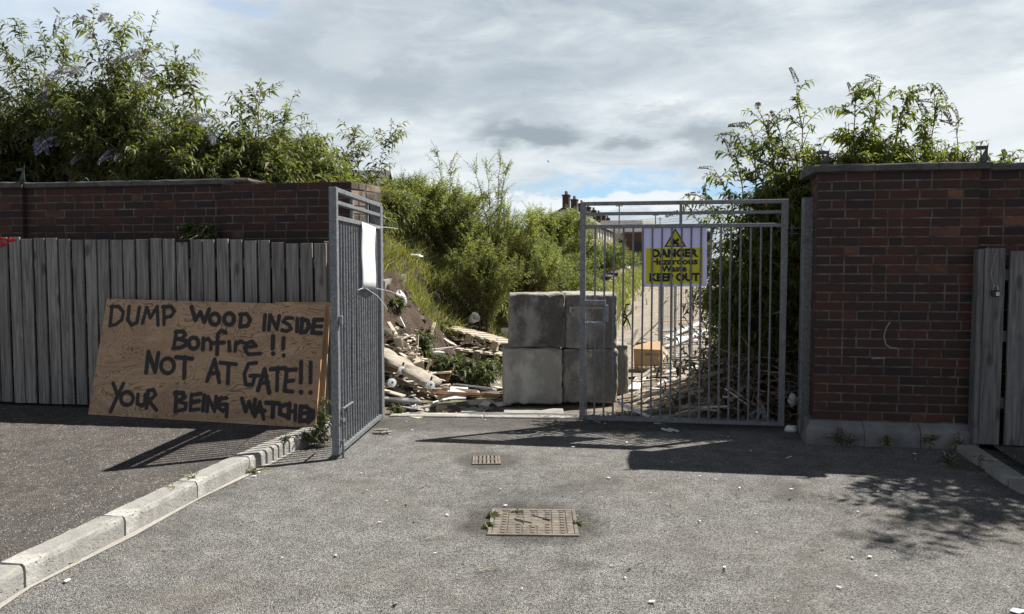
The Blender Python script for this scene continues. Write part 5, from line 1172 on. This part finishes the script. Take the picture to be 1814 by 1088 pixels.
while len(gr_) < 1800:
    if rnd.random() < .6: t = rnd.random(); p = KP[1].lerp(KP[-1], t); k = min(len(KP)-2, 1+int(t*(len(KP)-2))); tt = t*(len(KP)-2)-int(t*(len(KP)-2)); p = KP[k].lerp(KP[k+1], tt)+Vector((abs(rnd.gauss(0, .03))+.006, 0, 0))
    else: x = rnd.uniform(-1.2, 2.5); p = Vector((x, 7.36-.065*(x+1.2)-abs(rnd.gauss(0, .10)), 0))
    gr_.append((p.x, p.y))
m = MB()
for (x, y) in gr_: s = rnd.uniform(.0012, .0035); m.box((x, y, s*.5), (s*2, s*1.4, s*1.2), rnd.uniform(0, 3))
tag(m.build('grit', 'ground'), 'loose grit gathered along the kerb and under the gates', 'grit', kind='stuff')
# ------------------------------------------------------------------ covers in the tarmac
def slabpos(pxs): return [gd(*q) for q in pxs]
mc = thing('manhole_cover', 'large rectangular manhole cover with studs in the middle of the tarmac', 'manhole cover', (.125, 4.30, .0), R(-2))
cw, cd = .47, .40
m = MB()
for (c_, s_) in (((0, -cd/2-.012, .004), (cw+.05, .022, .012)), ((0, cd/2+.012, .004), (cw+.05, .022, .012)), ((-cw/2-.012, 0, .004), (.022, cd, .012)), ((cw/2+.012, 0, .004), (.022, cd, .012))): m.box(c_, s_, ch=.002)
m.build('frame', 'rust', mc)
m = MB(); m.box((0, 0, .001), (cw, cd, .008)); m.build('plate', 'rust_dark', mc)
m = MB(); nxs, nys = 11, 9
for i in range(nxs):
    for j in range(nys):
        if (i+j) % 2 and 2 < i < 8 and 2 < j < 6: continue
        x = -cw/2+(i+.5)*cw/nxs; y = -cd/2+(j+.5)*cd/nys; big = (i % 2 == 0)
        m.box((x, y, .007), (cw/nxs*(.86 if big else .55), cd/nys*(.9 if big else .42), .006), ch=.0015)
m.box((0, 0, .006), (.11, .15, .006), ch=.001); m.build('stud_pattern', 'rust', mc)
for (x, y) in ((-.06, .0), (.05, .06)): m = MB(); m.box((x, y, .0108), (.13, .012, .002), R(-35)); m.build('lifting_slot', 'hole', mc)
def grate(label, c, w, d, rz, mat='rust', n=6):
    t_ = thing('drain_grate', label, 'drain', c, rz, 'drain grates in the tarmac')
    m = MB(); m.box((0, 0, .001), (w, d, .006)); m.build('pit', 'hole', t_)
    m = MB()
    for (c_, s_) in (((0, -d/2, .004), (w+.02, .016, .012)), ((0, d/2, .004), (w+.02, .016, .012)), ((-w/2, 0, .004), (.016, d-.016, .012)), ((w/2, 0, .004), (.016, d-.016, .012))): m.box(c_, s_)
    m.build('frame', mat, t_); m = MB()
    for k in range(n): m.box((-w/2+w*(k+.7)/(n+.4), 0, .0055), (w/n*.55, d-.02, .007))
    m.box((0, 0, .0065), (w-.02, .018, .008)); m.build('bars', mat, t_)
grate('small rusty drain grate in the tarmac between manhole and gate', (-.20, 5.72, 0), .20, .25, R(2))
grate('dark gully grate in shade at the foot of the right boards', (3.42, 5.55, 0), .20, .28, R(8), 'rust_dark')
# ------------------------------------------------------------------ far buildings
def house_row(label, p, ang, L, wd, ez, rz_, n, name='terraced_houses', wallm='render_cream', chim=True, doors=True):
    t_ = thing(name, label, 'houses', (p[0], p[1], p[2]), ang)      # local y along the row, x to the right
    m = MB(); m.box((-wd/2, L/2, ez/2-.8), (wd, L, ez+1.6)); m.build('wall', wallm, t_)
    m = MB(); e = .25
    m.add([(e, -e, ez-.1), (-wd/2, -e, rz_), (-wd-e, -e, ez-.1), (e, L+e, ez-.1), (-wd/2, L+e, rz_), (-wd-e, L+e, ez-.1), (-wd/2, -e, rz_-.18), (e, -e, ez-.28), (-wd-e, -e, ez-.28)], [(0, 3, 4, 1), (1, 4, 5, 2), (0, 1, 6, 7), (1, 2, 8, 6), (5, 3, 0, 2)]); rf = m.build('roof', 'slate', t_)
    m = MB(); m.add([(0, .01, ez), (-wd/2, .01, rz_-.2), (-wd, .01, ez)], [(0, 1, 2)]); m.build('gable', wallm, t_)
    for k in range(n):
        y0 = L*k/n
        if chim:
            y = y0+.3; m = MB(); m.box((-wd/2, y, rz_+.35), (.7, 1.0, 1.5)); m.box((-wd/2, y, rz_+1.1), (.82, 1.12, .14)); c = m.build('chimney', 'house_brick', rf)
            for q in (-.3, .0, .3): m = MB(); m.tube([(-wd/2, y+q, rz_+1.17), (-wd/2, y+q, rz_+1.55)], .13, 8, .11); o = m.build('chimney_pot', 'rust_dark', c)
        for (yy_, zz, hh_, ww) in ((y0+1.4, 4.1, 1.4, 1.0), (y0+3.8, 4.1, 1.4, 1.0), (y0+1.4, 1.3, 1.5, 1.2)):
            m = MB(); m.box((.02, yy_, zz), (.08, ww, hh_)); w_ = m.build('window', 'glass', t_); m = MB(); m.box((.05, yy_, zz-hh_/2-.06), (.16, ww+.2, .1)); m.box((.06, yy_, zz), (.04, .06, hh_)); m.build('frame', 'white', w_)
        if doors: m = MB(); m.box((.02, y0+4, 1.0), (.08, .9, 2.0)); m.build('door', random.choice(['red_plastic', 'black', 'orange_wood']), t_)
    m = MB(); m.tube([(e+.05, 0, ez-.15), (e+.05, L, ez-.15)], .07, 6); m.build('gutter', 'black', t_)
    return t_
house_row('long terrace with a row of brick chimneys beyond the bank', (9.25, 80, 1.25), -R(14), 44, 7.0, 4.9, 7.1, 8)
sb = thing('slate_roof_house', 'low house with dark slate roof at the far end of the yard', 'house', (11.5, 96, 1.8), R(-4))
m = MB(); m.box((2.0, 3, 1.6), (7.0, 6, 5.4)); m.build('wall', 'render_cream', sb)
m = MB(); m.add([(-1.8, -.3, 4.0), (5.6, -.3, 4.0), (5.6, 3, 6.1), (-1.8, 3, 6.1), (5.6, 6.3, 4.0), (-1.8, 6.3, 4.0)], [(0, 1, 2, 3), (3, 2, 4, 5), (1, 4, 2), (0, 3, 5), (5, 4, 1, 0)]); rf = m.build('roof', 'slate', sb)
m = MB(); m.box((-.2, 3, 6.4), (.6, .6, .9)); m.build('chimney', 'house_brick', rf)
for x in (.2, 2.2, 4.2): m = MB(); m.box((x, -.03, 2.9), (.9, .08, 1.2)); w_ = m.build('window', 'glass', sb); m = MB(); m.box((x, -.09, 2.9), (.06, .04, 1.2)); m.build('frame', 'white', w_)
sh = thing('pale_roof_house', 'pale roofed house beside the slate roofed one', 'house', (17.9, 98, 1.8), R(-4))
m = MB(); m.box((0, 3, 1.9), (3.6, 6, 4.8)); m.build('wall', 'house_brick', sh)
m = MB(); m.add([(-2, -.3, 4.2), (2, -.3, 4.2), (1.3, 3, 6.2), (-2, 3, 6.2), (2, 6.3, 4.2), (-2, 6.3, 4.2)], [(0, 1, 2, 3), (3, 2, 4, 5), (1, 4, 2), (0, 3, 5), (5, 4, 1, 0)]); m.build('roof', 'slate_light', sh)
m = MB(); m.box((-.5, -.03, 2.9), (.9, .08, 1.2)); m.build('window', 'glass', sh)
gs = thing('brick_shed', 'dark brown brick shed at the far end of the yard behind the gate bars', 'shed', (8.5, 56, 1.75), R(-6))
m = MB(); m.box((3.2, 2, .9), (6.4, 4, 3.0)); m.build('wall', 'brown_brick', gs)
m = MB(); m.box((3.2, 2, 2.46), (6.6, 4.2, .12)); m.build('flat_roof', 'slate', gs)
m = MB(); m.box((-.05, 2, 1.2), (.08, 3.0, 2.0)); m.build('side_door', 'render_cream', gs)
m = MB(); m.box((1.3, -.03, .6), (1.3, .08, 2.3)); m.build('roller_door', 'black', gs)
pw = thing('painted_wall', 'white wall with black graffiti left of the brick shed', 'wall', (8.0, 58, 1.7), R(-6))
m = MB(); m.box((.45, 0, .9), (1.1, .3, 3.4)); m.build('wall', 'render_cream', pw)
m = MB()
for k in range(10): ribbon(m, [(random.uniform(.0, .9), random.uniform(.3, 2.3)) for _ in range(3)], .08, -.155)
m.build('graffiti', 'black', pw)
bh = house_row('distant house whose dark roof shows above the bushes behind the open gate', (-9.8, 62, 1.2), R(90), 8, 7, 6.2, 8.0, 1, 'distant_house', 'house_brick', chim=False)
for (px, Y, h_) in ((1096, 75, 6.5), (1160, 85, 6.3), (1168, 120, 8.2)):
    x = (px-907)/F*Y; o_ = thing('telegraph_pole', {1096: 'thin pole in front of the slate roof', 1160: 'thin pole above the danger sign', 1168: 'further thin pole right of the pale roof'}[px], 'pole', (x, Y, 1.6), 0, 'distant poles'); m = MB(); m.tube([(0, 0, 0), (0, 0, h_)], .06, 8); m.build('pole', 'dark_timber', o_)
    m = MB(); m.box((0, 0, h_-.3), (.7, .08, .08)); m.build('crossarm', 'dark_timber', o_)
m = MB()
for k in range(3): m.tube([at(1098, 398-k*3, 75), at(1180, 394-k*4, 70), at(1290, 380-k*8, 64)], .012, 4)
tag(m.build('overhead_wires', 'black'), 'thin overhead wires running right from the far poles', 'wires')
# gull
def bird(label, px, py, Y, s):
    t_ = thing('gull', label, 'bird', tuple(at(px, py, Y)), 0, None, (R(15), R(50), R(20))); m = MB(); N = 10; K = 8
    for i in range(N+1):
        t = i/N; r = s*.09*math.sin(math.pi*(.06+.9*t))**.8*(1 if t < .7 else 1-.5*(t-.7))
        for k in range(K): a_ = 2*math.pi*k/K; m.v.append(Vector((s*(t-.5)*.75, r*math.cos(a_), r*math.sin(a_))))
    for i in range(N):
        for k in range(K): m.f.append([i*K+k, i*K+(k+1) % K, (i+1)*K+(k+1) % K, (i+1)*K+k])
    m.f.append(list(range(K))[::-1]); m.f.append([N*K+k for k in range(K)])
    for sg_ in (-1, 1):     # wings as part of the one continuous figure
        pts = [(0, 0, 0, .14), (.02, .22, .07, .13), (-.02, .42, .06, .10), (-.14, .62, .02, .01)]; b0_ = len(m.v)
        for (x, y, z, c_) in pts: m.v += [Vector((s*(x+c_), s*y*sg_, s*z)), Vector((s*(x-c_), s*y*sg_, s*z)), Vector((s*x, s*y*sg_, s*(z+.02)))]
        for i in range(3):
            for k in range(3): a_ = b0_+i*3+k; b__ = b0_+i*3+(k+1) % 3; m.f.append([a_, b__, b__+3, a_+3])
    m.build('body', 'feather', t_, smooth=True)
bird('dark gull flying in the upper left sky', 101, 19, 60, .9)
bird('tiny gull far off above the willow bushes', 971, 286, 170, 1.1)
